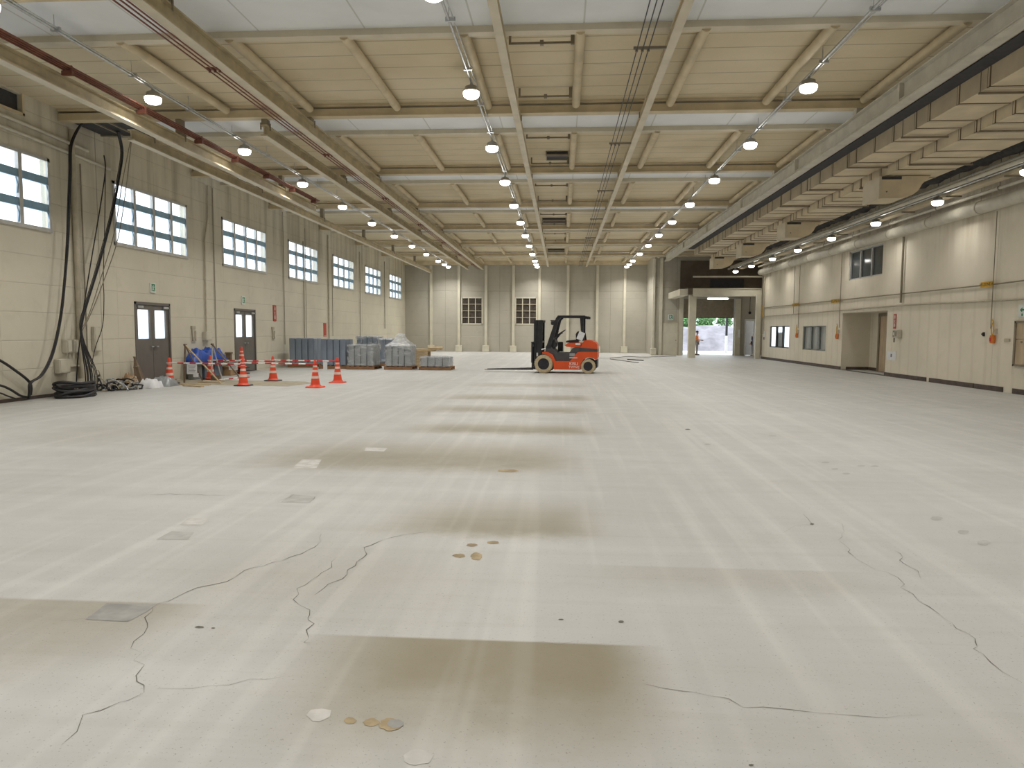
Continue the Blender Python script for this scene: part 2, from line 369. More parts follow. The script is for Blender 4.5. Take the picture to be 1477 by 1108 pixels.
def film_material(nm, lo, hi):
    t = NT(nm); t.co(); nz = t.noise((1, 1, 2.5), 3.2, 5, 0.65); nb = t.noise((2, 2, 0.7), 5, 4, 0.6)
    tr = t.n('ShaderNodeBsdfTransparent'); tr.inputs[0].default_value = (0.95, 0.96, 0.97, 1)
    df = t.n('ShaderNodeBsdfPrincipled'); df.inputs['Base Color'].default_value = (0.80, 0.82, 0.84, 1); df.inputs['Roughness'].default_value = 0.18
    bp = t.n('ShaderNodeBump'); bp.inputs['Strength'].default_value = 0.9; bp.inputs['Distance'].default_value = 0.05; t.link(nb, bp.inputs['Height']); t.link(bp.outputs[0], df.inputs['Normal'])
    mx = t.n('ShaderNodeMixShader'); t.val(mx.inputs[0], t.ramp(nz, 0.42, 0.70, lo, hi)); t.link(tr.outputs[0], mx.inputs[1]); t.link(df.outputs[0], mx.inputs[2]); t.link(mx.outputs[0], t.out.inputs[0]); return t.mat
M['film'] = film_material('clear_stretch_film', 0.06, 0.5); M['film_bunch'] = film_material('bunched_stretch_film', 0.35, 0.85)

# ------------------------------------------------------------------ structure
XL, XR, YB, YS, YF = -11.2, 11.3, 50.5, 46.2, -6.0
ZC = 6.35; XSTEP = 5.9; XE = 12.6

def wall_holes(axis, c0, c1, a0, a1, z0, z1, holes, inner):
    """a wall slab between c0 and c1 (its thickness) with rectangular openings (a0,a1,z0,z1)"""
    mb = MB()
    A = sorted({a0, a1, *[h[0] for h in holes], *[h[1] for h in holes]}); Z = sorted({z0, z1, *[h[2] for h in holes], *[h[3] for h in holes]})
    def P(c, a, z): return (c, a, z) if axis == 'x' else (a, c, z)
    for i in range(len(A) - 1):
        for k in range(len(Z) - 1):
            am, zm = (A[i] + A[i + 1]) / 2, (Z[k] + Z[k + 1]) / 2
            if any(h[0] < am < h[1] and h[2] < zm < h[3] for h in holes): continue
            for c in (c0, c1): mb.quad(P(c, A[i], Z[k]), P(c, A[i + 1], Z[k]), P(c, A[i + 1], Z[k + 1]), P(c, A[i], Z[k + 1]))
    for h in list(holes) + [(a0, a1, z0, z1)]:
        b, d, e, f = h
        mb.quad(P(c0, b, e), P(c1, b, e), P(c1, d, e), P(c0, d, e)); mb.quad(P(c0, b, f), P(c1, b, f), P(c1, d, f), P(c0, d, f))
        mb.quad(P(c0, b, e), P(c1, b, e), P(c1, b, f), P(c0, b, f)); mb.quad(P(c0, d, e), P(c1, d, e), P(c1, d, f), P(c0, d, f))
    return mb
def struct(name, mb, mat, label=None, cat=None, parent=None, group=None):
    o = mb.build(name, mat, parent)
    if parent is None: tag(o, label, cat, group, 'structure')
    return o

# floor with its cracks and mortar patches
fl = MB(); fl.quad((XL - 0.2, YF, 0), (XSTEP, YF, 0), (XSTEP, YB, 0), (XL - 0.2, YB, 0)); fl.quad((XSTEP, YF, 0), (XE, YF, 0), (XE, YS + 0.2, 0), (XSTEP, YS + 0.2, 0))
rnd = random.Random(3)
def crack(pts, w):
    P = [on_z(*p) for p in pts]; Q = []
    for a, b in zip(P, P[1:]):
        n = max(2, int((b - a).length / 0.07))
        for i in range(n): Q.append(a.lerp(b, i / n) + Vector((rnd.uniform(-.01, .01), rnd.uniform(-.02, .02), 0)))
    Q.append(P[-1]); L, R = [], []
    for i, q in enumerate(Q):
        d = (Q[min(i + 1, len(Q) - 1)] - Q[max(i - 1, 0)]).normalized(); s = Vector((-d.y, d.x, 0))
        jit = s * rnd.uniform(-0.02, 0.02); ww = w * 0.5 * rnd.uniform(0.1, 1.3) * min(1, i / 3 + 0.3, (len(Q) - 1 - i) / 3 + 0.3)
        L.append(q + jit + s * ww); R.append(q + jit - s * ww)
    for i in range(len(Q) - 1):
        fl.quad(*[(p.x, p.y, 0.002) for p in (L[i], L[i + 1], R[i + 1], R[i])], 1)
def c1(p): return (p[0] / 1.951, p[1] / 1.951 + 540)
def c2(p): return (p[0] / 1.8227 + 738, p[1] / 1.8227 + 500)
for pts, w in [([(430, 655), (480, 635), (560, 600), (640, 585), (690, 555), (740, 540), (820, 515), (900, 480), (910, 450)], .0045),
               ([(870, 760), (860, 740), (880, 700), (862, 690), (868, 665), (825, 635), (840, 605), (895, 565), (925, 555), (945, 515)], .005),
               ([(895, 620), (935, 590), (985, 550), (1030, 505), (1020, 490), (1080, 468), (1135, 450), (1240, 438)], .005),
               ([(430, 655), (415, 700), (400, 730), (385, 770), (397, 800), (395, 845), (383, 865), (395, 900), (330, 925), (240, 965), (180, 1045)], .004),
               ([(440, 890), (600, 880), (700, 862), (800, 848)], .002), ([(175, 695), (240, 688), (255, 680)], .004), ([(400, 340), (520, 338), (660, 343)], .006), ([(780, 358), (830, 340), (885, 343), (870, 362)], .004)]:
    crack([c1(p) for p in pts], w)
for pts, w in [([(350, 890), (440, 900), (520, 915), (610, 942), (730, 960), (920, 967), (1080, 975)], .0032),
               ([(860, 455), (880, 495), (865, 510), (890, 535), (905, 560), (960, 585), (1015, 610), (1025, 635), (1070, 670), (1120, 705), (1165, 725), (1195, 755), (1215, 780), (1215, 795), (1260, 830), (1346, 885)], .004),
               ([(985, 530), (1020, 545), (1025, 570), (1060, 590), (1085, 615)], .003), ([(712, 487), (750, 470), (785, 467), (770, 440)], .003), ([(0, 778), (120, 780), (300, 778)], .002)]:
    crack([c2(p) for p in pts], w)
def patch(pts, mi, z=0.0015):
    P = [on_z(*p) for p in pts]; fl.add([(p.x, p.y, z) for p in P], [tuple(range(len(P)))], mi)
def oval(px, py, rx, ry, mi, n=18, z=0.0015):
    patch([(px + rx * math.cos(2 * PI * i / n) * rnd.uniform(.82, 1.12), py + ry * math.sin(2 * PI * i / n) * rnd.uniform(.82, 1.12)) for i in range(n)], mi, z)
patch([c1(p) for p in [(300, 645), (370, 648), (440, 648), (415, 668), (360, 697), (300, 694), (240, 690), (275, 665)]], 2)
patch([c1(p) for p in [(440, 465), (530, 465), (547, 445), (482, 442)]], 5); patch([c1(p) for p in [(505, 424), (570, 424), (592, 405), (532, 404)]], 4)
patch([c1(p) for p in [(790, 360), (870, 362), (888, 345), (820, 338)]], 5); patch([c1(p) for p in [(820, 265), (890, 265), (905, 240), (850, 240)]], 4); patch([c1(p) for p in [(1025, 216), (1080, 218), (1090, 208), (1030, 206)]], 4)
patch([c1(p) for p in [(862, 960), (875, 945), (905, 942), (932, 946), (928, 965), (900, 978), (880, 977)]], 4)
oval(*c1((985, 975)), 9, 5, 3); oval(*c1((1045, 980)), 12, 6, 3); oval(*c1((1100, 987)), 18, 9, 3, 20, .0022); oval(*c1((1112, 985)), 12, 6.5, 2, 18, .003); oval(*c1((1176, 1080)), 23, 11, 4)
oval(*c1((1292, 511)), 9, 3, 3); oval(*c1((1340, 513)), 8, 6, 3); oval(*c1((1328, 481)), 8, 2.2, 3); oval(*c1((1388, 474)), 9, 2.4, 3); oval(*c1((1430, 272)), 16, 2.2, 3)
oval(*c1((562, 712)), 7, 1.6, 1); oval(*c1((600, 715)), 3, 1, 1)
for p, rx, ry in [((1117, 452), 9, 3.2), ((1187, 488), 9, 3), ((1240, 516), 10, 4), ((850, 322), 5, 1.2), ((880, 334), 6, 1.4), ((825, 305), 6, 1.2), ((920, 314), 6, 1.2), ((955, 315), 7, 1.4), ((685, 235), 6, 1), ((515, 257), 5, 1), ((463, 218), 4, .8), ((790, 467), 3, 1), ((130, 718), 4, 1), ((288, 724), 4, 2), ((630, 1101), 4, 1.5)]:
    oval(*c2(p), rx, ry, 5 if rx > 4.5 else 1)
patch([(228, 547.5), (300, 548), (440, 550.5), (452, 553), (415, 557.5), (330, 556), (225, 553)], 6, 0.001)
oval(900, 517, 40, 2.0, 5)
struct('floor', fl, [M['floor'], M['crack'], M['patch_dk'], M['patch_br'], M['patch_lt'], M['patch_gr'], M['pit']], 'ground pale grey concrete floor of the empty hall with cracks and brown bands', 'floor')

WINS = [(11.55 + 5.7 * k, 15.05 + 5.7 * k - (0.1 if k == 6 else 0)) for k in range(7)]
DOORS_L = [(18.0, 19.7), (23.7, 25.4)]
LH = [(a, b, 3.6, 5.18) for a, b in WINS] + [(a, b, 0.0, 2.22) for a, b in DOORS_L] + [(13.55, 14.35, 5.95, 6.32)]
struct('wall_left', wall_holes('x', XL, XL - 0.2, YF, YB, 0, ZC, LH, 1), M['wall_l'], 'beige concrete panel wall with high windows on the left', 'wall')
struct('wall_back', wall_holes('y', YB, YB + 0.2, XL - 0.2, XSTEP, 0, ZC, [(-7.12, -5.64, 1.97, 3.85), (-3.28, -1.77, 1.97, 3.85)], 1), M['wall_b'], 'beige panelled end wall with posts and two dark barred windows', 'wall')
struct('wall_back_step', wall_holes('y', YS, YS + 0.2, XSTEP, XE, 0, ZC, [(7.72, 10.95, 0, 3.6), (11.68, 12.2, 0, 2.25)], 1), M['wall_b'], 'beige end wall around the open goods entrance', 'wall')
struct('wall_back_return', MB().box(XSTEP, XSTEP + 0.15, YS + 0.2, YB + 0.2, 0, ZC), M['wall_b'], 'short return of the end wall beside the goods entrance', 'wall')
RH = [(36.3, 39.6, .7, 1.82), (31.35, 34.3, .7, 1.79), (26.2, 29.15, 3.55, 4.66), (25.65, 29.6, 0, 2.28)]
struct('wall_right', wall_holes('x', XR, XR + 0.2, YF, 41.3, 0, ZC, RH, 1), M['wall_r'], 'beige steel clad wall with office windows on the right', 'wall')
struct('wall_entrance', MB().box(XE, XE + 0.2, 41.3, YS + 0.2, 0, ZC).box(XR + 0.2, XE, 41.1, 41.3, 0, ZC), M['wall_r'], 'beige side wall inside the goods entrance', 'wall')
struct('wall_front', MB().box(XL - 0.2, XE, YF - 0.2, YF, 0, ZC), M['wall_b'], 'beige wall behind the photographer', 'wall')
rc = MB(); rc.box(12.4, 12.5, 25.4, 29.85, 0, 2.5).box(11.5, 12.4, 29.6, 29.8, 0, 2.5).box(11.5, 12.4, 25.45, 25.65, 0, 2.5).box(11.5, 12.5, 25.45, 29.8, 2.28, 2.5)
struct('wall_recess', rc, M['wall_r'], 'walls of the door recess cut into the right wall', 'wall')
struct('ceiling', MB().box(XL - 0.2, XE + 0.2, YF - 0.2, YB + 0.2, ZC, ZC + 0.15), M['ceil'], 'stained beige ceiling boards above the beams', 'ceiling')

# beams, white strips, tubes
BY = [-1.7 + 5.7 * k for k in range(10)]
for k, y in enumerate(BY):
    b = MB(); y1 = y
    b.box(XL + 0.002, XE, y1, y1 + 0.22, 6.10, 6.13).box(XL + 0.002, XE, y1 + 0.02, y1 + 0.20, 6.13, 6.26).box(XL + 0.002, XE, y1 - 0.02, y1 + 0.24, 6.30, 6.348)
    if k == 9: b = MB().box(XL + 0.002, XSTEP, 49.75, 49.97, 6.10, 6.348)
    where = ORD[k - 2] + ' from the front of the photo' if k >= 2 else 'above the photographer'
    struct('ceiling_beam', b, M['beam'], 'beige ceiling beam across the hall, %s' % where, 'beam', group='cross beams')
    if k < 9:
        s = MB().box(XL + 0.002, XR, y + 0.24, y + 1.82, 6.30, 6.345)
        struct('ceiling_strip', s, M['strip'], 'white board strip just behind the ceiling beam %s' % where, 'ceiling strip', group='white ceiling strips')
        t = MB().box(XL + 0.002, XR, y + 1.82, y + 2.0, 6.2, 6.347)
        struct('ceiling_batten', t, M['beam_light'], 'pale batten edging the white strip behind the beam %s' % where, 'batten', group='pale strip battens')
TX = [-7.3, -5.45, -3.55, -1.6, 0.25, 2.2, 4.15, 6.1]
NAMES_X = ['left of the big left girder', 'beside the left girder with red wires', 'left of the middle lamp row', 'beside the middle lamp row', 'between the two centre rails', 'right of the right centre rail', 'beside the right lamp row', 'beside the right channel girder']
for k in range(1, 9):
    y = BY[k]
    for j, x in enumerate(TX):
        m = MB().cyl((x, y + 1.9, 6.24), (x, y + 5.62, 6.24), 0.085, n=12).box(x - .03, x + .03, y + 2.1, y + 2.2, 6.3, 6.35).box(x - .03, x + .03, y + 5.3, y + 5.4, 6.3, 6.35)
        struct('ceiling_tube', m, M['beam'], 'beige tube under the ceiling %s, %s bay from the front' % (NAMES_X[j], ORD[k - 1]), 'tube', group='ceiling tubes')
# roof vents (dark slots) and small brown bars between the centre rails
for i, (y0, y1, x0) in enumerate([(19.65, 20.1, -0.45), (31.0, 31.6, -0.85), (42.4, 43.0, -0.85)]):
    v = thing('roof_vent', 'dark slot vent in the ceiling between the centre rails, %s from the front' % ORD[i], 'vent', (x0, y0, 6.22), group='ceiling vents')
    rel(v, MB().box(x0, 0.12, y0, y1, 6.25, 6.345)).build('vent_box', M['dark'], v)
    rel(v, MB().box(x0 - .03, x0, y0 - .03, y1 + .03, 6.22, 6.35).box(x0, 0.12, y0 - .04, y0, 6.22, 6.27).box(x0, 0.12, y1, y1 + .04, 6.22, 6.27)).build('frame', M['conduit'], v)
for k in range(2, 7):
    for y in (BY[k] + 2.25, BY[k] + 4.9):
        m = MB().box(-0.91, 0.16, y, y + 0.03, 6.17, 6.2).box(-0.40, -0.34, y - .02, y + .05, 6.15, 6.22).box(0.1, 0.16, y - .01, y + .04, 6.15, 6.348).box(-0.91, -.87, y, y + .03, 6.2, 6.348)
        struct('tie_bar', m, M['conduit'], 'small brown tie bar between the left centre rail and the middle tube, bay %s, %s' % (ORD[k - 2], 'near end' if y < BY[k] + 3 else 'far end'), 'tie bar', group='brown tie bars')

# wall posts
for i, x in enumerate([-9.3, -7.3, -5.37, -3.42, -1.57, .42, 2.48, 4.38]):
    tr = thing('trim_1', 'cream post on the end wall, %s from the left' % ORD[i], 'post', (x, YB, 0), kind='structure', group='end wall posts')
    tr.name = 'trim_%d' % (i + 1)
    rel(tr, MB().box(x - .09, x + .09, YB - .16, YB - .002, .45, 6.1)).build('post', M['post'], tr)
    rel(tr, MB().bbox(x - .24, x + .24, YB - .3, YB - .002, 0, .45, .02)).build('plinth', M['post'], tr)
tr = thing('trim_9', 'cream post at the corner where the end wall steps forward', 'post', (XSTEP, YS, 0), kind='structure')
rel(tr, MB().box(XSTEP - .12, XSTEP + .02, YS - .15, YS - .002, .45, 6.1)).build('post', M['post'], tr); rel(tr, MB().bbox(XSTEP - .2, XSTEP + .15, YS - .28, YS - .002, 0, .45, .02)).build('plinth', M['post'], tr)
tr = thing('trim_10', 'grey beige post between the step and the exit door', 'post', (6.3, YS, 0), kind='structure')
rel(tr, MB().box(6.22, 6.4, YS - .12, YS - .002, 0, 6.2)).build('post', M['post'], tr)
tr = thing('trim_11', 'beige pilaster right of the shutter', 'post', (11.1, YS, 0), kind='structure')
rel(tr, MB().box(10.97, 11.3, YS - .2, YS - .002, 0, 3.6)).build('post', M['post'], tr)
tr = thing('trim_12', 'cream door jamb post left of the shutter', 'post', (7.5, YS, 0), kind='structure')
rel(tr, MB().box(7.48, 7.70, YS - .2, YS - .002, 0, 3.8)).build('post', M['post'], tr)

# ------------------------------------------------------------------ windows of the left wall
for k, (a, b) in enumerate(WINS):
    w = thing('window_%d' % (k + 1), 'white-lit high factory window on the left wall, %s from the front' % ORD[k], 'window', (XL, a, 3.6), kind='structure', group='high windows')
    z0, z1 = 3.6, 5.18; fr = MB(); X0, X1 = XL - .02, XL + .03
    fr.box(X0, X1, a, a + .07, z0, z1).box(X0, X1, b - .07, b, z0, z1).box(X0, X1 + .02, a, b, z0 - .01, z0 + .07).box(X0, X1, a, b, z1 - .07, z1)
    rel(w, fr).build('window_frame', M['alu'], w)
    for q in range(1, 4):
        y = a + (b - a) * q / 4; rel(w, MB().box(X0 - .02, X1 + .01, y - .05, y + .05, z0 + .06, z1 - .06)).build('mullion', M['alu'], w)
    for q, zz in enumerate((4.115, 4.70)):
        m = MB().box(XL - .05, XL + .012, a + .06, b - .06, zz - .075, zz + .075).box(XL - .03, XL + .03, a + .06, b - .06, zz - .095, zz - .075)
        rel(w, m).build('sash_rail', M['win_blue'], w)
        for q2 in range(4):
            y = a + (b - a) * (q2 + .9) / 4; rel(w, MB().tube([(XL - .0, y, zz - .1), (XL + .02, y + .03, zz - .25), (XL - .0, y + .02, zz - .42)], .012, 5)).build('stay_arm', M['win_blue'], w)
    rel(w, MB().box(XL - .075, XL - .065, a + .05, b - .05, z0 + .05, z1 - .05)).build('pane', M['glass'], w)
# double doors on the left wall
for k, (a, b) in enumerate(DOORS_L):
    d = thing('door_%d' % (k + 1), ['grey double door with two bright panes nearest on the left wall', 'grey double door with two bright panes behind the orange cones'][k], 'door', (XL, a, 0), kind='structure', group='left double doors')
    X0, X1 = XL - .12, XL - .02
    rel(d, MB().box(XL - .15, XL + .02, a, a + .06, 0, 2.22).box(XL - .15, XL + .02, b - .06, b, 0, 2.22).box(XL - .15, XL + .02, a, b, 2.15, 2.22)).build('door_frame', M['door_gr'], d)
    mid = (a + b) / 2
    for s, (y0, y1) in enumerate(((a + .065, mid - .006), (mid + .006, b - .065))):
        lf = MB(); p0, p1, q0, q1 = y0 + .11, y1 - .11, 1.23, 2.02
        lf.box(X0, X1, y0, y1, .01, q0).box(X0, X1, y0, y1, q1, 2.145).box(X0, X1, y0, p0, q0, q1).box(X0, X1, p1, y1, q0, q1)
        L = rel(d, lf).build('door_leaf', M['door_gr'], d)
        def sub(mb, name, mat, L=L, d=d): 
            return mb.shift((-d.location.x, -d.location.y, 0)).build(name, mat, L)
        sub(MB().box(X0 + .04, X1 - .045, p0, p1, q0, q1), 'pane', M['frost'])
        hy = y1 - .06 if s == 0 else y0 + .06
        sub(MB().cyl((X1, hy, 1.02), (X1 + .06, hy, 1.02), .018, n=8).box(X1 + .05, X1 + .07, hy - .1 if s == 0 else hy, hy if s == 0 else hy + .1, 1.0, 1.035), 'handle', M['galv'])
        sub(MB().box(X1, X1 + .06, y1 - .3 if s else y0 + .05, y1 - .05 if s else y0 + .3, 2.06, 2.12), 'door_closer', M['galv'])

# louvre windows of the end wall
for k, (a, b) in enumerate([(-7.12, -5.64), (-3.28, -1.77)]):
    w = thing('window_%d' % (8 + k), ['dark barred window on the end wall, left one', 'dark barred window on the end wall, right one behind the forklift mast'][k], 'window', (a, YB, 1.97), kind='structure', group='end wall windows')
    z0, z1 = 1.97, 3.85
    fr = MB().box(a - .04, a + .05, YB - .03, YB + .06, z0 - .04, z1 + .04).box(b - .05, b + .04, YB - .03, YB + .06, z0 - .04, z1 + .04).box(a, b, YB - .03, YB + .06, z0 - .04, z0 + .05).box(a, b, YB - .03, YB + .06, z1 - .05, z1 + .04)
    rel(w, fr).build('window_frame', M['post'], w)
    for q in (1, 2):
        x = a + (b - a) * q / 3; rel(w, MB().box(x - .03, x + .03, YB - .02, YB + .05, z0, z1)).build('mullion', M['post'], w)
    for q in (1, 2, 3):
        z = z0 + (z1 - z0) * q / 4; rel(w, MB().box(a, b, YB + .0, YB + .05, z - .02, z + .02)).build('glazing_bar', M['conduit_lt'], w)
    rel(w, MB().box(a, b, YB + .08, YB + .1, z0, z1)).build('pane', M['louver'], w)
# right wall windows
def office_window(n, label, a, b, z0, z1, pane, npan, frm, deep=0.12, back=None):
    w = thing('window_%d' % n, label, 'window', (XR, a, z0), kind='structure')
    X0, X1 = XR + .03, XR + .09
    rel(w, MB().box(X0, X1, a, a + .06, z0, z1).box(X0, X1, b - .06, b, z0, z1).box(X0, X1, a, b, z0, z0 + .05).box(X0, X1, a, b, z1 - .05, z1)).build('window_frame', frm, w)
    for q in range(1, npan):
        y = a + (b - a) * q / npan; rel(w, MB().box(X0, X1, y - .12 if n < 12 else y - .04, y + .12 if n < 12 else y + .04, z0, z1)).build('mullion', frm, w)
    rel(w, MB().box(XR + .1, XR + .11, a, b, z0, z1)).build('pane', pane, w)
    if back: rel(w, MB().box(XR + .21, XR + .25, a - .2, b + .2, z0 - .2, z1 + .2)).build('backing', back, w)
    return w
w10 = office_window(10, 'low right wall window with bright white panes near the entrance', 36.3, 39.6, .7, 1.82, M['frost'], 3, M['dark'])
rel(w10, MB().box(XR + .12, XR + .13, 37.45, 38.45, .72, 1.5)).build('blind', M['grey_blind'], w10)
office_window(11, 'low right wall window with grey panes left of the door recess', 31.35, 34.3, .7, 1.79, M['grey_blind'], 3, M['crate'], back=M['dark'])
office_window(12, 'high dark office window under the right wall pipe', 26.2, 29.15, 3.55, 4.66, M['dark_glass'], 3, M['alu'], back=M['dark'])
d = thing('door_3', 'tan door inside the recess of the right wall', 'door', (12.4, 26.5, 0), kind='structure')
rel(d, MB().box(12.3, 12.4, 28.55, 28.68, 0, 2.2).box(12.3, 12.4, 26.5, 26.6, 0, 2.2).box(12.3, 12.4, 26.5, 28.68, 2.13, 2.25)).build('door_frame', M['conduit'], d)
rel(d, MB().box(12.33, 12.4, 26.6, 28.55, .01, 2.13)).build('door_leaf', M['tan_board'], d); rel(d, MB().cyl((12.33, 26.75, 1.0), (12.27, 26.75, 1.0), .03, n=10)).build('handle', M['galv'], d)
# baseboards
bb = MB()
for a, b in ((YF, 18.55), (18.95, 20.2), (20.25, 22.6), (22.8, 25.65), (29.6, 41.1)): bb.box(XR - .03, XR - .001, a, b, 0, .13)
struct('baseboard_right', bb, M['rubber_base'], 'dark brown rubber skirting along the right wall', 'baseboard')
struct('baseboard_recess', MB().box(12.36, 12.399, 28.68, 29.6, 0, .12).box(11.5, 12.36, 29.56, 29.599, 0, .12), M['rubber_base'], 'dark skirting inside the door recess', 'baseboard')
struct('baseboard_left', MB().box(XL + .001, XL + .03, YF, 15.0, 0, .07), M['rubber_base'], 'dark strip where the left wall meets the floor', 'baseboard')
# hatch at the right edge
h = thing('wall_cabinet', 'tan double hatch on the right wall at the photo edge', 'cabinet', (XR, 17.2, .69))
rel(h, MB().box(XR - .06, XR - .001, 17.2, 17.26, .69, 1.81).box(XR - .06, XR - .001, 18.5, 18.56, .69, 1.81).box(XR - .06, XR - .001, 17.2, 18.56, 1.76, 1.81).box(XR - .06, XR - .001, 17.2, 18.56, .69, .74)).build('frame', M['conduit'], h)
rel(h, MB().box(XR - .035, XR - .002, 17.26, 18.5, 1.36, 1.76)).build('door', M['tan_board'], h); dd = rel(h, MB().box(XR - .035, XR - .002, 17.26, 18.5, .74, 1.35)).build('door', M['tan_board'], h)
rel(h, MB().box(XR - .05, XR - .035, 18.25, 18.3, 1.27, 1.32)).build('latch', M['conduit'], h)

# ------------------------------------------------------------------ lamps
def make_lamp():
    t = thing('high_bay_lamp', 'x', 'lamp', (0, 0, 0))
    MB().lathe([(.150, .025), (.162, .03), (.155, .05), (.125, .065), (.115, .12), (.06, .145)], n=20).build('lamp_housing', M['housing'], t)
    MB().lathe([(.02, -.085), (.10, -.08), (.138, -.055), (.152, -.005), (.15, .025)], n=20).build('lens', M['lens'], t)
    MB().box(-.02, .02, -.03, .03, .145, .185).cyl((0, 0, .14), (0, 0, .183), .025, n=8).build('bracket', M['galv'], t)
    ld = bpy.data.lights.new('lamp_light', 'AREA'); ld.shape = 'DISK'; ld.size = .27; ld.energy = LAMP_W; ld.color = (1.0, 0.975, 0.93); ld.spread = math.radians(138)
    lo = bpy.data.objects.new('lamp_light', ld); COL.objects.link(lo); lo.parent = t; lo.location = (0, 0, -.092)
    return t
lamp0 = None; lamp_low = None
ROWS = [('left lamp row', -7.82, 5.87, [13.4 + 3.93 * k for k in range(9)] + [47.2, 48.9], [9.47, 5.54, 1.6, -2.3]),
        ('middle lamp row', -1.71, 5.87, [13.4 + 3.93 * k for k in range(9)] + [47.2, 48.9], [9.47, 5.54, 1.6, -2.3]),
        ('right lamp row', 4.36, 5.87, [13.4 + 3.93 * k for k in range(9)] + [47.2, 48.9], [9.47, 5.54, 1.6, -2.3]),
        ('low right wall lamp row', 10.4, 5.13, [17.0, 20.85, 24.75, 28.65, 32.6, 36.4, 40.3, 43.9], [13.1, 9.2, 5.3])]
for rn, x, z, ys, hid in ROWS:
    for k, y in enumerate(ys + hid):
        if k < len(ys):
            lb = 'round white ceiling lamp, %s from the front in the %s' % (ORD[k], rn) if k < len(ys) - 1 else 'round white ceiling lamp, farthest of the %s' % rn
        else: lb = 'round white lamp of the %s, above the photographer' % rn
        zz = z
        if lamp0 is None: lamp0 = make_lamp(); L = lamp0
        elif rn.startswith('low') and lamp_low is None:
            L = lamp_low = dup(lamp0)
            for ch in L.children:
                if ch.type == 'LIGHT': ch.data = ch.data.copy(); ch.data.energy = LAMP_W * .21; ch.data.spread = math.radians(128)
        else: L = dup(lamp_low or lamp0)
        L.location = (x, y, zz); L['label'] = lb; L['group'] = 'lamps of the ' + rn
# conduits carrying the lamps
for (rn, x, z, ys, hid), y1 in zip(ROWS, (49.7, 49.7, 49.7, 44.2)):
    c = thing('lamp_conduit', 'galvanised conduit carrying the %s' % rn, 'conduit', (x, 0, z + .2))
    top = 6.34
    rel(c, MB().cyl((x, -5.5, z + .21), (x, y1, z + .21), .024, n=8).cyl((x + .07, -5.5, z + .215), (x + .07, y1, z + .215), .012, n=6)).build('conduit_pipe', M['galv'], c)
    hg = MB()
    for k in range(1, 27):
        y = -5 + k * 1.97
        if y > y1: break
        if any(abs(y - b - .1) < .2 for b in BY): y += .35
        if any(abs(y - b) < .1 for b in ys + hid): y += .2
        hg.cyl((x, y, z + .2), (x, y, top + .005), .007, n=5).box(x - .05, x + .1, y - .02, y + .02, z + .18, z + .24).cut()
    rel(c, hg).build_each('hanger_rod', M['galv'], c)

# ------------------------------------------------------------------ crane girders and rails
def ibeam(x, zb, zt, w, y0, y1, tf=.025, tw=.02):
    return MB().box(x - w / 2, x + w / 2, y0, y1, zb, zb + tf).box(x - w / 2, x + w / 2, y0, y1, zt - tf, zt).box(x - tw / 2, x + tw / 2, y0, y1, zb + tf, zt - tf)
def girder(name, label, x, zb, zt, w, y0, y1, mat, clips=True, flange=None, cat='girder'):
    g = thing(name, label, cat, (x, y0, zb))
    rel(g, ibeam(x, zb, zt, w, y0, y1)).build('girder_web', mat, g)
    rel(g, MB().box(x - w / 2 - .002, x + w / 2 + .002, y0 - .002, y1, zb - .012, zb - .001)).build('flange', flange or M['beam_light'], g)
    cl = MB()
    for y in BY:
        if y0 - .3 < y < y1:
            yy = max(y + .02, y0 + .01); cl.box(x - .06, x + .06, yy, yy + .18, zt, 6.102).box(x - w / 2 - .02, x - w / 2, yy + .02, yy + .05, zt - .1, zt + .05).box(x + w / 2, x + w / 2 + .02, yy + .12, yy + .15, zt - .1, zt + .05).cut()
    rel(g, cl).build_each('hanger_clip', M['conduit'], g)
    return g
girder('crane_rail', 'beige hoist rail along the ceiling, left of centre', -.98, 5.94, 6.085, .13, -5.5, 49.6, M['beam'], cat='rail')
girder('crane_rail', 'beige hoist rail along the ceiling, right of centre beside three thin wires', 1.66, 5.94, 6.085, .13, -5.5, 49.6, M['beam'], cat='rail')
girder('crane_girder', 'tan crane girder with three red wires under the left ceiling', -5.52, 5.74, 6.0, .17, -5.5, 49.6, M['girder'])
girder('crane_girder', 'tan girder starting mid-ceiling beside the left lamp row', -6.55, 5.74, 5.98, .15, 15.5, 49.6, M['girder'])
girder('crane_girder', 'tan girder near the left wall carrying red busbars', -8.45, 5.5, 5.74, .17, -5.5, 24.2, M['girder'])
girder('crane_girder', 'tan girder closest to the left wall', -9.15, 5.5, 5.72, .15, 14.8, 49.6, M['girder'])
def wires(name, label, xs, z, y0, y1, r, mat, cat, hang=5.7, sup=None):
    w = thing(name, label, cat, (xs[0], y0, z))
    for x in xs: rel(w, MB().cyl((x, y0, z), (x, y1, z), r, n=6)).build('wire', mat, w)
    m = MB()
    for y in BY:
        if y0 < y + 1.9 < y1:
            yy = y + 1.9; m.box(min(xs) - .05, max(xs) + (sup or .3), yy, yy + .04, z + .02, z + .06)
            for x in xs: m.cyl((x, yy + .02, z - .02), (x, yy + .02, z + .05), .022, n=6)
            m.cut()
    rel(w, m).build_each('insulator_arm', M['red_pipe'] if mat is M['wire'] and z < 5.8 else M['conduit'], w); return w
wires('trolley_wire', 'three dark wires beside the right centre rail', [1.13, 1.22, 1.31], 5.9, -5.5, 49, .009, M['black_steel'], 'wire', sup=.282)
wires('trolley_wire', 'three dark red wires left of the crane girder', [-5.80, -5.71, -5.63], 5.72, -5.5, 49, .012, M['wire'], 'wire', sup=.022)
w = thing('busbar', 'oxide red busbar bundle on the girder near the left wall', 'busbar', (-8.3, -5.5, 5.76))
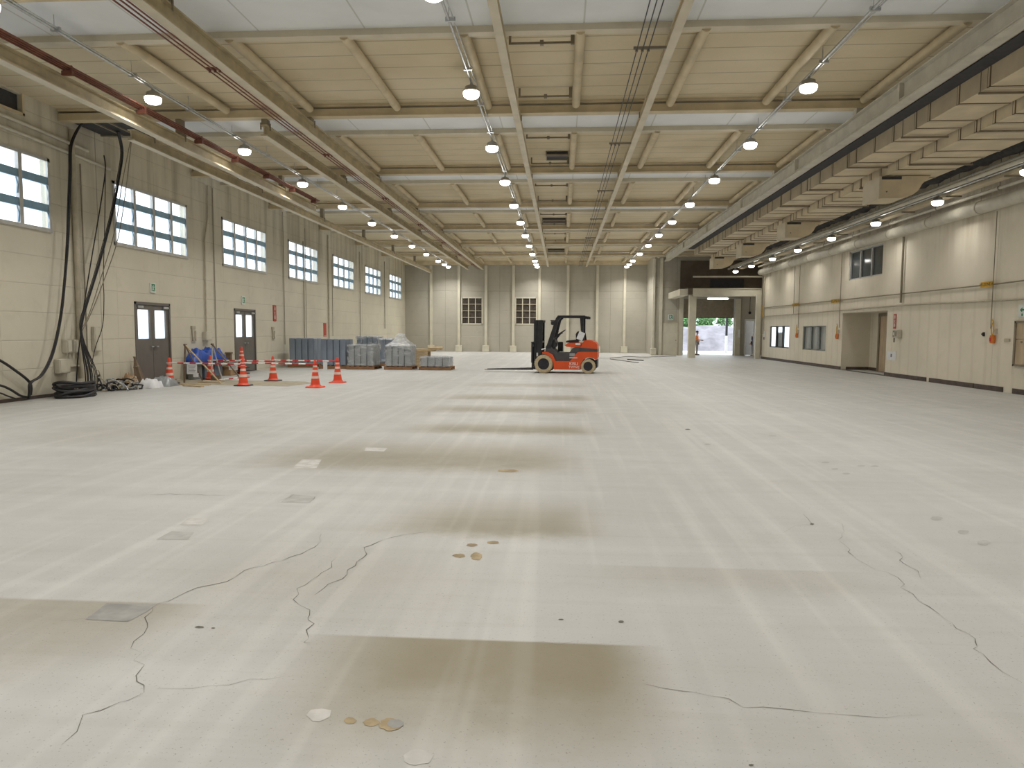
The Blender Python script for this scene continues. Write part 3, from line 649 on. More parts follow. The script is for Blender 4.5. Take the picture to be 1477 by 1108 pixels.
for i, (x, z) in enumerate([(-8.315, 5.80), (-8.27, 5.81), (-8.225, 5.82), (-8.18, 5.83)]):
    rel(w, MB().box(x - .014, x + .014, -5.5, 23.8, z - .014, z + .014)).build('bar', M['red_pipe'], w)
m = MB()
for y in [9, 11.6, 13.7, 15.9, 17.7, 19.6, 21.5, 23.4]:
    m.box(-8.342, -8.16, y, y + .06, 5.70, 5.775)
    for q in range(4): m.cyl((-8.315 + .045 * q, y + .03, 5.752), (-8.315 + .045 * q, y + .03, 5.86), .018, n=8)
    m.cut()
rel(w, m).build_each('insulator', M['red_pipe'], w)
g = thing('crane_girder', 'grey beige channel girder along the ceiling left of the ducts', 'girder', (6.15, -5.5, 5.6))
rel(g, MB().box(5.97, 6.20, -5.5, 42.5, 5.6, 5.625).box(6.06, 6.09, -5.5, 42.5, 5.625, 5.95).box(5.97, 6.20, -5.5, 42.5, 5.95, 5.97).box(6.09, 6.2, -5.5, 42.5, 5.7, 5.72).cyl((6.0, -5.5, 5.66), (6.0, 42.5, 5.66), .018, n=6)).build('girder_web', M['girder_r'], g)
m = MB()
for y in BY:
    if y < 42: m.box(6.0, 6.18, y + .02, y + .2, 5.97, 6.102).cut().box(5.98, 6.06, y - 1.9, y - 1.82, 5.625, 5.95).cut()
rel(g, m).build_each('stiffener', M['girder_r'], g)

# ------------------------------------------------------------------ ducts on the right
def duct(label, x0, x1, z0, z1, y0, y1, step, hoff):
    d = thing('air_duct', label, 'duct', (x0, y0, z0))
    rel(d, MB().box(x0, x1, y0, y1, z0, z1)).build('duct_body', M['duct'], d)
    m = MB(); y = y0 + .3; i = 0
    while y < y1 - .1:
        e = .012
        for q0, q1, mi in ((0, .02, 1), (.02, .07, 0), (.07, .085, 1)):
            m.box(x0 - e, x1 + e, y + q0, y + q1, z0 - e, z0 + .002, mi).box(x0 - e, x0 + .002, y + q0, y + q1, z0 - e, z1 + e, mi).box(x1 - .002, x1 + e, y + q0, y + q1, z0 - e, z1 + e, mi)
        m.cut(); y += step[i % len(step)]; i += 1
    rel(d, m).build_each('flange_band', [M['duct'], M['seam']], d)
    hg = MB(); y = y0 + hoff
    while y < y1:
        hg.cyl((x0 - .03, y, z0 - .03), (x0 - .03, y, ZC - .002), .008, n=5).cyl((x1 + .02, y, z0 - .03), (x1 + .02, y, ZC - .002), .008, n=5).box(x0 - .05, x1 + .03, y - .02, y + .02, z0 - .06, z0 - .025).cut(); y += 2.85
    rel(d, hg).build_each('hanger', M['conduit'], d); return d
duct('beige ceiling duct next to the channel girder', 7.29, 8.18, 5.73, 6.07, -5.0, 40.3, [.95, 1.05, .55, 1.0], 1.2)
duct('wide beige ceiling duct with outlet boxes, second from the channel girder', 8.26, 9.63, 5.53, 6.03, -5.0, 40.6, [.62, .58, .95, .6], .05)
for k, y in enumerate([19.2, 26.9, 33.2, 39.2]):
    t = thing('outlet_box', 'beige duct outlet box with curved neck, %s from the front' % ORD[k], 'duct outlet', (8.13, y, 4.96), group='duct outlet boxes')
    P = [(8.13, 4.96), (8.74, 4.97), (8.86, 5.0), (8.97, 5.05), (9.06, 5.12), (9.12, 5.2), (9.17, 5.3), (9.25, 5.4), (9.38, 5.5), (9.38, 5.512), (8.13, 5.512)]
    rel(t, MB().prism(P, y, y + .95, 'y')).build('box_body', M['duct'], t)
    rel(t, MB().box(8.10, 8.13, y - .02, y + .97, 4.94, 5.51).box(8.13, 8.16, y - .015, y, 4.95, 5.51).box(8.13, 8.7, y - .015, y, 4.95, 4.97)).build('cover', M['beam_light'], t)
    rel(t, MB().box(8.17, 8.66, y - .012, y, 5.43, 5.505)).build('slot', M['dark'], t)
    rel(t, MB().cyl((8.3, y - .02, 5.12), (8.3, y, 5.12), .018, n=8)).build('knob', M['seam'], t)
# black insulated hose, trays and pipes beside the ducts
rr = random.Random(5)
hz = MB(); pts = []; rad = []
for i in range(150):
    y = 2 + i * .26; pts.append((10.06 + rr.uniform(-.03, .03), y, 5.73 + rr.uniform(-.03, .03))); rad.append(.21 + rr.uniform(-.05, .02))
tag(hz.tube(pts, rad, 10).build('insulated_hose', M['insul']), 'black lumpy insulated hose run darkening the void right of the ducts', 'hose')  # hose stands for black insulation and the shade around it
hg = None
def pipe(name, label, x, z, r, y0, y1, mat, collars=0, cmat=None, cat='pipe', up=None, n=10):
    p = thing(name, label, cat, (x, y0, z))
    rel(p, MB().cyl((x, y0, z), (x, y1, z), r, n=n)).build('pipe_run', mat, p)
    if collars:
        m = MB(); y = max(y0, 6) + 1
        while y < y1:
            m.cyl((x, y, z), (x, y + .04, z), r + .012, n=n)
            if up: m.cyl((x, y + .02, z + r), (x, y + .02, up - .05), .01, n=5)
            m.cut(); y += collars
        rel(p, m).build_each('collar', cmat or mat, p)
    return p
pipe('lagged_pipe', 'thick pale lagged pipe along the top of the right wall', 11.1, 4.84, .17, -5.5, 41.0, M['pipe_wh'], 2.6, M['conduit_lt'], up=5.9, n=14)
pipe('ceiling_pipe', 'thin grey pipe just above the lagged wall pipe', 10.98, 5.16, .05, -5.5, 41.0, M['girder_r'], 3.0, M['conduit'], up=6.34)
pipe('ceiling_pipe', 'pale pipe left of the low right lamp row', 10.0, 5.28, .055, -5.5, 44.0, M['pipe_wh'], 2.9, M['galv'])
pipe('ceiling_pipe', 'pale pipe between the low right lamp row and the ducts', 10.14, 5.42, .045, -5.5, 44.0, M['girder_r'], 2.9, M['galv'])
b_ = thing('cable_tray', 'beige flat cable tray above the low right lamp row', 'cable tray', (10.75, -5.5, 5.28))
rel(b_, MB().box(10.62, 10.88, -5.5, 44, 5.28, 5.3).box(10.62, 10.64, -5.5, 44, 5.3, 5.36).box(10.86, 10.88, -5.5, 44, 5.3, 5.36)).build('tray', M['duct'], b_)
m = MB()
for k in range(16):
    y = 2.5 + k * 2.6; m.cyl((10.64, y, 5.3), (10.64, y, 6.34), .008, n=5).cyl((10.86, y, 5.3), (10.86, y, 6.34), .008, n=5).box(10.55, 10.95, y - .03, y + .03, 5.24, 5.28).cut()
rel(b_, m).build_each('hanger', M['conduit'], b_)
b_ = thing('cable_tray', 'dark strip added for the shaded gap between the channel girder and nearest duct', 'cable tray', (7.0, -5.5, 6.03))  # dark strip added to give the gap beside the duct its shade
rel(b_, MB().box(6.9, 7.22, -5.5, 40, 6.03, 6.05)).build('tray', M['dark'], b_)
m = MB()
for k in range(9): m.cyl((6.95, .3 + BY[k + 1] * 1.0 - BY[1], 6.05), (6.95, .3 + BY[k + 1] - BY[1], 6.3), .01, n=5).cut()
rel(b_, m).build_each('hanger', M['conduit'], b_)
# dark tray that also darkens the ceiling void at the right
b_ = thing('cable_tray', 'dark cable tray darkening the ceiling void at the far right', 'cable tray', (10.0, -5.5, 6.0))
rel(b_, MB().box(9.78, 10.34, -5.5, 41, 6.0, 6.03)).build('tray', M['dark'], b_)
m = MB()
for k in range(13): m.cyl((9.85, 3 + k * 3, 6.03), (9.85, 3 + k * 3, 6.34), .01, n=5).cut().cyl((10.3, 3 + k * 3, 6.03), (10.3, 3 + k * 3, 6.34), .01, n=5).cut()
rel(b_, m).build_each('hanger', M['conduit'], b_)

# ------------------------------------------------------------------ right wall fittings
def run(name, label, pts, r, mat, cat='conduit', clips=None):
    return tag(MB().tube(pts, r, 6).build(name, mat), label, cat)
XW = XR - .035
run('wall_conduit', 'upper thin dark conduit running along the whole right wall', [(XW, -5, 2.80), (XW, 18, 2.80), (XW, 19.4, 2.78), (XW, 41.1, 2.86)], .018, M['conduit'])
run('wall_conduit', 'lower beige conduit along the right wall above the recess', [(XW, -5, 2.35), (XW, 19.3, 2.35), (XW, 24.3, 2.42), (XW, 29.8, 2.40), (XW, 34.6, 2.38), (XW, 41.1, 2.38)], .028, M['conduit_lt'])
for y, z0, lb, r, mt in [(24.55, 2.5, 'dark vertical conduit right of the high office window', .035, M['conduit']), (19.5, 1.62, 'long vertical conduit above the nearest orange switch', .011, M['conduit']), (29.72, 1.7, 'vertical conduit left of the door recess', .013, M['conduit']),
                     (34.75, 1.7, 'vertical conduit beside the grey low window', .013, M['conduit']), (35.5, 2.4, 'short vertical conduit left of the small yellow marker', .013, M['conduit'])]:
    run('wall_conduit', lb, [(XR - .075, y, z0), (XR - .075, y, 4.66)], r, mt)
for k, (y, z, lb) in enumerate([(19.72, 2.79, 'nearest the camera'), (30.15, 2.79, 'left of the recess'), (35.15, 2.82, 'farthest, between two conduits')]):
    s = thing('marker_board', 'small yellow marker board with black letters on the right wall, %s' % lb, 'sign', (XR - .11, y, z), group='yellow marker boards')
    hw = .26 if k == 0 else .42
    MB().box(-.012, .01, -hw, hw, -.07, .07).build('board', M['yellow'], s)
    text_mesh('lettering', 'HS ZONE A', .115 if k == 0 else .16, M['black'], s, (-.014, 0, 0), (PI / 2, 0, -PI / 2))
def pendant_switch(y, z, lb):
    s = thing('hoist_switch', 'orange hoist switch box on the right wall, %s' % lb, 'switch', (XR, y, z), group='orange hoist switches')
    MB().bbox(-.11, -.02, -.055, .055, -.12, .10, .015).build('switch_box', M['orange_box'], s)
    MB().box(-.118, -.11, -.02, .045, -.07, .03).build('button_panel', M['bar_red'], s)
    MB().tube([(-.075, -.02, .1), (-.07, -.05, .2), (-.075, -.03, .42), (-.075, 0.03, .5)], .014, 6).tube([(-.075, .02, .1), (-.09, .03, .25), (-.075, 0.01, .42)], .012, 6).build('cable', M['yellow'], s)
    MB().box(-.05, -.005, -.09, -.05, .12, .26).build('hook_plate', M['box_beige'], s)
    return s
pendant_switch(19.42, 1.36, 'nearest the camera'); pendant_switch(29.95, 1.36, 'left of the door recess'); pendant_switch(34.95, 1.36, 'left of the grey low window')
tag(MB().prism([(19.95, 1.48), (19.87, 1.53), (19.86, 1.42)], XR - .06, XR - .002, 'x').build('wall_horn', M['black']), 'small black triangular horn on the right wall left of the orange switch', 'horn')
tag(MB().bbox(XR - .03, XR - .001, 18.78, 19.0, 1.29, 1.37, .008).build('wall_socket', M['conduit_lt']), 'small grey socket plate on the right wall beside the tan hatch', 'socket')
s = thing('fire_sign', 'red vertical sign with white characters right of the door recess', 'sign', (XR, 25.05, 1.89))
MB().box(-.02, -.002, -.09, .09, -.25, .25).build('board', M['red_sign_lt'], s)
text_mesh('lettering', '消\n火\n器', .13, M['sign_white'], s, (-.022, 0, .0), (PI / 2, 0, -PI / 2), line=1.05)
s = thing('call_box', 'grey metal call box under the red sign by the recess', 'call box', (XR, 24.68, 1.46))
MB().bbox(-.16, -.002, -.17, .17, -.13, .15, .015).build('box_body', M['girder_r'], s); MB().box(-.17, -.16, .02, .14, -.09, .11).box(-.168, -.16, -.13, -.04, -.08, .1).build('front_panel', M['conduit'], s)
MB().box(-.175, -.168, .05, .1, -.04, .06).build('handset', M['sign_white'], s)
tag(MB().box(XR - .03, XR - .001, 25.02, 25.06, 1.18, 1.34).build('wall_hook', M['conduit']), 'small dark hook on the right wall left of the call box', 'hook')
s = thing('paper_notice', 'white paper notice low on the right wall by the recess', 'notice', (XR, 25.2, .72))
MB().box(-.008, -.001, -.33, .33, -.15, .15).build('sheet', M['paper'], s); MB().box(-.010, -.008, -.06, .06, -.05, .06).build('print', M['ink'], s)
s = thing('exit_sign', 'white exit arrow sign above the tan hatch at the photo edge', 'sign', (XR, 18.2, 2.05))
MB().box(-.03, -.002, -.30, .28, -.14, .16).build('board', M['sign_white'], s)
MB().prism([(.22, .03), (.13, .09), (.13, .05), (.02, .05), (.02, .01), (.13, .01), (.13, -.03)], -.034, -.03, 'x').prism([(-.02, .08), (-.2, .08), (-.2, -.08), (-.02, -.08)], -.034, -.03, 'x').box(-.034, -.03, .1, .15, -.12, -.06).build('print', M['green'], s)
s = thing('wall_extinguisher_plate', 'slim white plate on the right wall near the entrance post', 'plate', (XR, 40.55, 1.35))
MB().bbox(-.03, -.002, -.11, .11, -.22, .22, .01).build('plate', M['white'], s); MB().box(-.06, -.03, -.05, .02, -.26, -.12).build('latch', M['red_pipe'], s)

# ------------------------------------------------------------------ left wall fittings
def exit_sign(label, y, z, wall='l', s_=1.0, loc=None):
    s = thing('exit_sign', label, 'sign', loc or (XL, y, z), rz=0 if wall == 'l' else -PI / 2, group='green exit signs')
    MB().box(.002, .035, -.17 * s_, .17 * s_, -.19 * s_, .19 * s_).build('board', M['sign_white'], s)
    MB().box(.035, .038, -.12 * s_, .12 * s_, -.13 * s_, .15 * s_).build('green_panel', M['green'], s)
    f = MB(); k = s_
    def limb(a, b, r=.018): 
        a = Vector((.0405, a[0] * k, a[1] * k)); b = Vector((.0405, b[0] * k, b[1] * k)); d = (b - a).normalized(); n_ = Vector((0, -d.z, d.y)) * r * k
        f.quad(a + n_, b + n_, b - n_, a - n_)
    f.add([(.0405, (.0 + .026 * math.cos(q)) * k, (.095 + .026 * math.sin(q)) * k) for q in [2 * PI * i / 12 for i in range(12)]], [tuple(range(12))])
    limb((0, .07), (-.02, -.02), .028); limb((-.02, -.02), (.05, -.1)); limb((-.02, -.02), (-.07, -.1)); limb((0, .06), (.06, .02)); limb((0, .06), (-.07, .03)); limb((-.105, .13), (-.105, -.12), .008)
    f.build('running_figure', M['sign_white'], s)
    return s
exit_sign('green exit sign above the nearest left double door', 18.85, 2.62, s_=.7); exit_sign('green exit sign above the second left double door', 24.4, 2.52, s_=.75)
exit_sign('green exit sign on the end wall above the grey exit door', 0, 0, 'b', .95, (6.95, YS, 2.42))
s = thing('fire_sign', 'red vertical sign with white characters right of the second left door', 'sign', (XL, 27.15, 2.14))
MB().box(.002, .02, -.15, .15, -.31, .31).build('board', M['red_sign'], s); text_mesh('lettering', '消\n火\n器', .16, M['sign_white'], s, (.022, 0, 0), (PI / 2, 0, PI / 2), line=1.05)
s = thing('fire_sign', 'plain red vertical sign above the slate steel stacks', 'sign', (XL, 33.05, 1.5))
MB().box(.002, .02, -.19, .19, -.32, .32).build('board', M['red_sign'], s); MB().box(.02, .023, -.17, .17, -.30, -.28).build('trim', M['sign_white'], s)
XC = XL + .05
def vrun(y, z0, z1, r, mat, label, off=.05): return run('wall_conduit', label, [(XL + max(off, r + .005), y, z0), (XL + max(off, r + .005), y, z1)], r, mat)
vrun(15.75, .35, 6.0, .06, M['conduit_lt'], 'thick beige riser pipe left of the second window'); vrun(16.02, 0.3, 5.3, .018, M['riser'], 'thin brown riser beside the thick beige pipe')
vrun(22.35, .3, 6.0, .012, M['riser'], 'dark vertical pipe between the left double doors', .03)
run('wall_conduit', 'bent grey conduit ending in a box left of the second door', [(XL + .05, 22.0, 6.0), (XL + .05, 21.95, 5.0), (XL + .05, 21.72, 4.3), (XL + .05, 21.68, 1.38)], .024, M['conduit_lt'])
vrun(28.1, .9, 6.2, .013, M['riser'], 'dark vertical pipe left of the fourth window', .03); vrun(30.25, 1.0, 5.3, .018, M['conduit'], 'dark vertical pipe in front of the fourth window'); vrun(30.5, 1.0, 5.9, .014, M['riser'], 'brown vertical pipe beside the dark pipe at the fourth window')
vrun(33.55, .9, 6.0, .035, M['conduit_lt'], 'beige vertical pipe left of the fifth window'); vrun(34.1, 1.2, 4.9, .016, M['riser'], 'thin pipe close to the fifth window'); vrun(38.9, 1.1, 5.8, .02, M['riser'], 'dark vertical pipe right of the fifth window'); vrun(44.4, 1.6, 5.8, .025, M['riser'], 'dark vertical pipe left of the last window')
def lbox(y0, y1, z0, z1, d, mat, label, name='switch_box', cat='switch box', lid=True):
    t = thing(name, label, cat, (XL, y0, z0))
    rel(t, MB().bbox(XL + .002, XL + d, y0, y1, z0, z1, .012)).build('box_body', mat, t)
    if lid: rel(t, MB().box(XL + d, XL + d + .008, y0 + .03, y1 - .03, z0 + .03, z1 - .03)).build('lid', M['post'], t)
lbox(21.5, 21.85, 1.15, 1.42, .14, M['box_beige'], 'beige switch box left of the second left door'); lbox(15.22, 15.4, .95, 1.25, .13, M['box_beige'], 'left one of two small switch boxes by the thick pipe'); lbox(15.48, 15.62, .95, 1.25, .13, M['box_beige'], 'right one of two small switch boxes by the thick pipe')
lbox(14.95, 15.3, .5, .82, .14, M['box_beige'], 'white box low on the left wall above the cable coil'); lbox(16.25, 16.5, .95, 1.55, .09, M['box_beige'], 'beige panel box behind the hanging cables')
run('wall_conduit', 'low horizontal conduit from the white box', [(XL + .05, 15.3, .64), (XL + .05, 16.0, .64)], .03, M['conduit_lt'])
for y, lb in [(20.95, 'pale U hook plate left of the second door'), (26.95, 'pale U hook under the red sign')]:
    t = thing('wall_hook', lb, 'hook', (XL, y, 1.2)); rel(t, MB().tube([(XL + .03, y - .1, 1.6), (XL + .04, y - .1, 1.15), (XL + .04, y + .1, 1.15), (XL + .03, y + .1, 1.45)], .022, 6).box(XL + .002, XL + .02, y - .14, y + .14, 1.5, 1.6)).build('hook_bar', M['conduit_lt'], t)
run('wall_conduit', 'upper pale pipe high on the left wall above the first window', [(XL + .06, 8, 5.82), (XL + .06, 14.4, 5.72), (XL + .06, 16.3, 5.66)], .04, M['pipe_wh']); run('wall_conduit', 'lower pale pipe high on the left wall above the first window', [(XL + .06, 8, 5.60), (XL + .06, 14.2, 5.5), (XL + .06, 17.1, 5.42)], .04, M['pipe_wh'])
t = thing('wall_vent', 'dark square vent opening high on the left wall', 'vent', (XL, 13.55, 5.95))
rel(t, MB().box(XL - .18, XL - .1, 13.55, 14.35, 5.95, 6.32)).build('vent_box', M['dark'], t); rel(t, MB().box(XL - .02, XL + .02, 13.5, 13.56, 5.9, 6.345).box(XL - .02, XL + .02, 14.34, 14.4, 5.9, 6.345).box(XL - .02, XL + .02, 13.5, 14.4, 5.89, 5.95)).build('frame', M['beam'], t)  # dark box is a backing added to keep bright sky out of the opening
t = thing('ceiling_hatch', 'dark open ceiling hatch where the black cables come down', 'hatch', (-10.4, 15.9, 6.2))
rel(t, MB().box(-11.1, -9.78, 15.68, 16.75, 6.15, 6.295)).build('hatch_void', M['dark'], t); rel(t, MB().box(-11.12, -9.75, 15.64, 15.68, 6.12, 6.295).box(-11.12, -9.75, 16.75, 16.8, 6.12, 6.295).box(-10.6, -10.55, 15.68, 16.75, 6.12, 6.15).box(-10.25, -10.2, 15.68, 16.75, 6.12, 6.15)).build('frame', M['conduit'], t)

# hanging black cables (their sight lines meet a plane 10 to 20 cm off the wall)
def cab(pts, X=-11.0, sag=None): return [on_x(px, py, X) for px, py in pts]
def smooth(pts, n=5):
    P = [pts[0]] + list(pts) + [pts[-1]]; out = []
    for i in range(1, len(P) - 2):
        a, b, c, d = P[i - 1], P[i], P[i + 1], P[i + 2]
        for k in range(n):
            t = k / n; out.append(0.5 * ((2 * b) + (c - a) * t + (2 * a - 5 * b + 4 * c - d) * t * t + (3 * b - a - 3 * c + d) * t ** 3))
    out.append(P[-2]); return out
t = thing('cable_bundle', 'thick black cable bundle hanging down the left wall from the ceiling', 'cables', on_z(44, 575))
base = cab([(126, 174), (112, 188), (103, 212), (102, 250), (100, 300), (98, 350), (94, 400), (89, 450), (82, 490), (73, 520), (60, 542), (45, 552), (43, 565)], -10.98)
base[0] = Vector((-10.85, 15.75, 6.14)); base.append(Vector((-11.0, base[-1].y - .0, .04)))
for k in range(6):
    o = Vector((rr.uniform(-.03, .03), rr.uniform(-.03, .03), 0)); P = [p + o * (0.4 + .6 * abs(math.sin(i * .5 + k))) for i, p in enumerate(base)]
    for p in P: p.z = max(p.z, .04); p.x = max(p.x, XL + .03)
    rel(t, MB().tube(smooth(P), .019 if k < 4 else .011, 6)).build('cable', M['black'], t)
for lb, pts, r in [('black cable looping from the photo edge to the bundle, upper one', [(-30, 505), (0, 520), (20, 533), (43, 552), (44, 570)], .028), ('black cable drooping to the floor at the photo edge, middle one', [(-30, 552), (0, 556), (15, 562), (30, 571), (42, 573)], .026), ('black cable near the floor at the photo edge, lowest one', [(-30, 560), (0, 567), (10, 571), (22, 575)], .018)]:
    P = cab(pts, -11.08)
    for p in P: p.z = max(p.z, .03)
    tag(MB().tube(smooth(P), r, 6).build('loose_cable', M['black']), lb, 'cable')
t = thing('cable_bundle', 'black cables hanging in front of the second window and fanning out at the floor', 'cables', (-10.9, 15.9, 0))
mid = cab([(181, 186), (176, 220), (170, 262), (163, 300), (152, 345), (138, 395), (124, 440), (117, 468)], -10.85); mid[0] = Vector((-10.42, 16.35, 6.11))
for k in range(9):
    o = Vector((rr.uniform(-.025, .025), rr.uniform(-.03, .03), 0)); fx = 123 + k * 2.1 + rr.uniform(-1, 1)
    P = [p + o for p in mid] + cab([(115 + (fx - 115) * .3, 495), (fx, 535), (fx + 1, 556)], -10.8); P[-1].z = .05
    rel(t, MB().tube(smooth(P), .013 if k < 5 else .009, 5)).build('cable', M['black'], t)
for pts in ([(185, 190), (177, 260), (165, 335), (146, 400), (128, 455), (117, 475)], [(190, 190), (182, 270), (170, 345), (148, 410), (130, 455), (118, 478)]):
    P = cab(pts, -10.9); P[0] = Vector((-10.1, 16.4, 6.11)); rel(t, MB().tube(smooth(P), .011, 5)).build('cable', M['conduit'], t)
for lb, pts, r in [('thin black cable hanging left of the second window', [(150, 224), (152, 245), (146, 290), (136, 350), (126, 410), (120, 450), (117, 480), (112, 520), (109, 550)], .014), ('thin grey cable hanging beside the second window', [(152, 250), (151, 330), (149, 400), (150, 430), (148, 470), (138, 500), (132, 530), (130, 552)], .010)]:
    P = cab(pts, -11.0 if 'black' in lb else -11.05); P[-1].z = .05
    tag(MB().tube(smooth(P), r, 5).build('loose_cable', M['black']), lb, 'cable')
# coil and debris along the left wall
t = thing('cable_coil', 'flat coil of thick black cable on the floor by the left wall', 'cable coil', (-10.66, 14.88, 0))
for k in range(13):
    R = .50 - .045 * (k % 4) + rr.uniform(-.02, .02); zc = .05 + .062 * (k // 3) + rr.uniform(0, .02); n = 40; tl = rr.uniform(-.05, .05); ox, oy = rr.uniform(-.03, .03), rr.uniform(-.03, .03)
    P = [Vector((ox + R * .62 * math.cos(2 * PI * i / n), oy + R * math.sin(2 * PI * i / n), max(.034, zc + tl * math.sin(2 * PI * i / n + k) + .02 * math.sin(6 * PI * i / n + k)))) for i in range(n + 1)]
    MB().tube(P, .033, 6).build('cable_turn', M['black'], t)
t = thing('cable_tangle', 'tangle of grey and black cable ends at the foot of the hanging cables', 'cables', (-10.75, 16.6, 0))
for k in range(34):
    p = Vector((rr.uniform(-.3, .2), rr.uniform(-.35, .35), .05)); P = [p]
    d = Vector((rr.uniform(-1, 1), rr.uniform(-1, 1), rr.uniform(.4, 1.3)))
    for i in range(7):
        d = (d + Vector((rr.uniform(-.7, .7), rr.uniform(-.7, .7), rr.uniform(-.8, .3)))).normalized(); p = p + d * .11; p.z = min(max(p.z, .025), .5); p.x = max(-.36, min(.35, p.x)); p.y = max(-.42, min(.42, p.y)); P.append(p.copy())
    MB().tube(smooth(P, 3), rr.choice([.012, .018, .022]), 5).build('cable_end', rr.choice([M['black'], M['black'], M['greybox'], M['conduit_lt']]), t)
def crumple(name, label, cat, loc, sx, sy, sz, mat, seed, rz=0.0, n=9):
    r2 = random.Random(seed); m = MB(); vs = []; 
    ph = [(r2.uniform(1, 3.5), r2.uniform(1, 3.5), r2.uniform(0, 6)) for _ in range(6)]
    for i in range(n + 1):
        for j in range(n + 1):
            u, v = i / n * 2 - 1, j / n * 2 - 1; e = max(0, 1 - max(abs(u), abs(v)) ** 4)
            h = sum(abs(math.sin(a * u * 2 + b * v * 2 + c)) for a, b, c in ph) / 6
            vs.append((u * sx * (1 + r2.uniform(-.1, .1)), v * sy * (1 + r2.uniform(-.1, .1)), .004 + sz * e * (0.25 + h * .8) ))
    fs = [(i * (n + 1) + j, (i + 1) * (n + 1) + j, (i + 1) * (n + 1) + j + 1, i * (n + 1) + j + 1) for i in range(n) for j in range(n)]
    edge = [i * (n + 1) for i in range(n + 1)] + [n * (n + 1) + j for j in range(1, n + 1)] + [i * (n + 1) + n for i in range(n - 1, -1, -1)] + [j for j in range(n - 1, 0, -1)]
    k0 = len(vs); vs += [(vs[q][0], vs[q][1], 0) for q in edge]; L = len(edge)
    fs += [(edge[i], edge[(i + 1) % L], k0 + (i + 1) % L, k0 + i) for i in range(L)] + [tuple(k0 + i for i in range(L))]
    m.add(vs, fs, 0, True); o = m.build(name, mat, None, loc); o.rotation_euler = (0, 0, rz); return tag(o, label, cat)
crumple('plastic_sheet', 'crumpled white plastic sheet beside the cable tangle', 'plastic sheet', (-10.48, 17.4, 0), .24, .26, .27, M['paper'], 3)
crumple('plastic_sheet', 'crumpled grey plastic sheet among the rubbish by the first door', 'plastic sheet', (-10.45, 18.0, 0), .28, .24, .3, M['greybox'], 9)
crumple('paper_sack', 'crumpled brown paper sack among the rubbish by the first door', 'sack', (-10.98, 17.32, 0), .16, .22, .42, M['card'], 12)
t = thing('cable_coil', 'small orange cable coil lying on the rubbish by the left wall', 'cable coil', (-10.97, 18.15, 0))
for k in range(4):
    P = [Vector((.14 * math.cos(2 * PI * i / 24), .2 * math.sin(2 * PI * i / 24), .03 + k * .035)) for i in range(25)]; MB().tube(P, .018, 5).build('cable_turn', M['orange_box'], t)
t = thing('furled_sack', 'furled brown sack leaning upright beside the first left door', 'sack', (-10.98, 17.76, 0))
MB().loft([[(.09 * s_ * math.cos(2 * PI * i / 10) * (1 + .3 * (i % 2)) - dx, .09 * s_ * math.sin(2 * PI * i / 10) * (1 + .3 * (i % 2)), z) for i in range(10)] for s_, z, dx in ((1.4, 0, -.05), (1.1, .2, 0), (.7, .5, .06), (.25, .72, .1), (.35, .78, .11))]).build('sack_body', M['timber_dk'], t)
MB().cyl((-.06, 0, .5), (-.07, 0, .53), .075, n=10).build('tie', M['conduit'], t)
for k, (x, y, a) in enumerate([(-10.4, 18.42, .05), (-9.6, 17.9, -.4), (-9.75, 18.36, .1)]):
    o = MB().box(-.35, .35, -.05, .05, 0, .03).build('timber_offcut', M['timber'], None, (x, y, 0)); o.rotation_euler = (0, 0, a); tag(o, ['timber offcut lying across the doorway', 'timber offcut nearest the camera by the rubbish', 'timber offcut beside the first cone'][k], 'timber')

# ------------------------------------------------------------------ traffic cones and bars
def make_cone(basemat):
    t = thing('traffic_cone', 'x', 'cone')
    def rad(z): return .128 - (z - .03) * .142
    MB().lathe([(rad(.03), .03), (rad(.2), .2), (rad(.66), .66), (.034, .70), (.022, .72)], n=20, cap=False).lathe([(.17, .028), (.15, .05), (rad(.06), .075)], n=20, cap=False).build('cone_body', M['cone'], t)
    ring = []
    for i in range(32):
        a = 2 * PI * i / 32; q = (abs(math.cos(a)) ** 5 + abs(math.sin(a)) ** 5) ** (-1 / 5); ring.append((.215 * q * math.cos(a), .215 * q * math.sin(a)))
    inn = [(.134 * math.cos(2 * PI * i / 32), .134 * math.sin(2 * PI * i / 32)) for i in range(32)]
    MB().loft([[(x, y, 0) for x, y in inn], [(x, y, 0) for x, y in ring], [(x, y, .022) for x, y in ring], [(x * .93, y * .93, .032) for x, y in ring], [(x, y, .032) for x, y in inn], [(x, y, 0) for x, y in inn]], cap=False).build('base', basemat, t)
    for z0, z1 in ((.235, .305), (.40, .46), (.53, .575)):
        MB().lathe([(rad(z0) + .002, z0), (rad(z1) + .002, z1)], n=20, cap=False).build('reflective_band', M['cone_white'], t)
    return t
cA = make_cone(M['black']); cB = make_cone(M['cone'])
CONES = [('c1', cA, (-10.72, 18.75), 'orange traffic cone nearest the first left double door'), ('c2', None, (-8.46, 18.36), 'orange traffic cone with black base at the middle of the front bar row'), ('c3', cB, (-6.39, 18.06), 'orange traffic cone with red base nearest the camera'),
         ('c4', None, (-10.5, 20.6), 'orange traffic cone in front of the blue tarpaulin'), ('c5', None, (-8.42, 20.23), 'orange traffic cone with black base at the middle of the rear bar row'), ('c6', 'B', (-6.36, 19.82), 'orange traffic cone with red base in front of the slate steel stacks')]
CP = {}
for key, src, (x, y), lb in CONES:
    r = src if src in (cA, cB) and not isinstance(src, str) and src is not None and src.get('used') is None else dup(cB if src == 'B' else cA)
    if 'used' in r.keys(): del r['used']
    r.location = (x, y, 0); r['label'] = lb; r['group'] = 'cones around the floor pit'; CP[key] = Vector((x, y, 0)); r.rotation_euler = (0, 0, rr.uniform(-.3, .3))
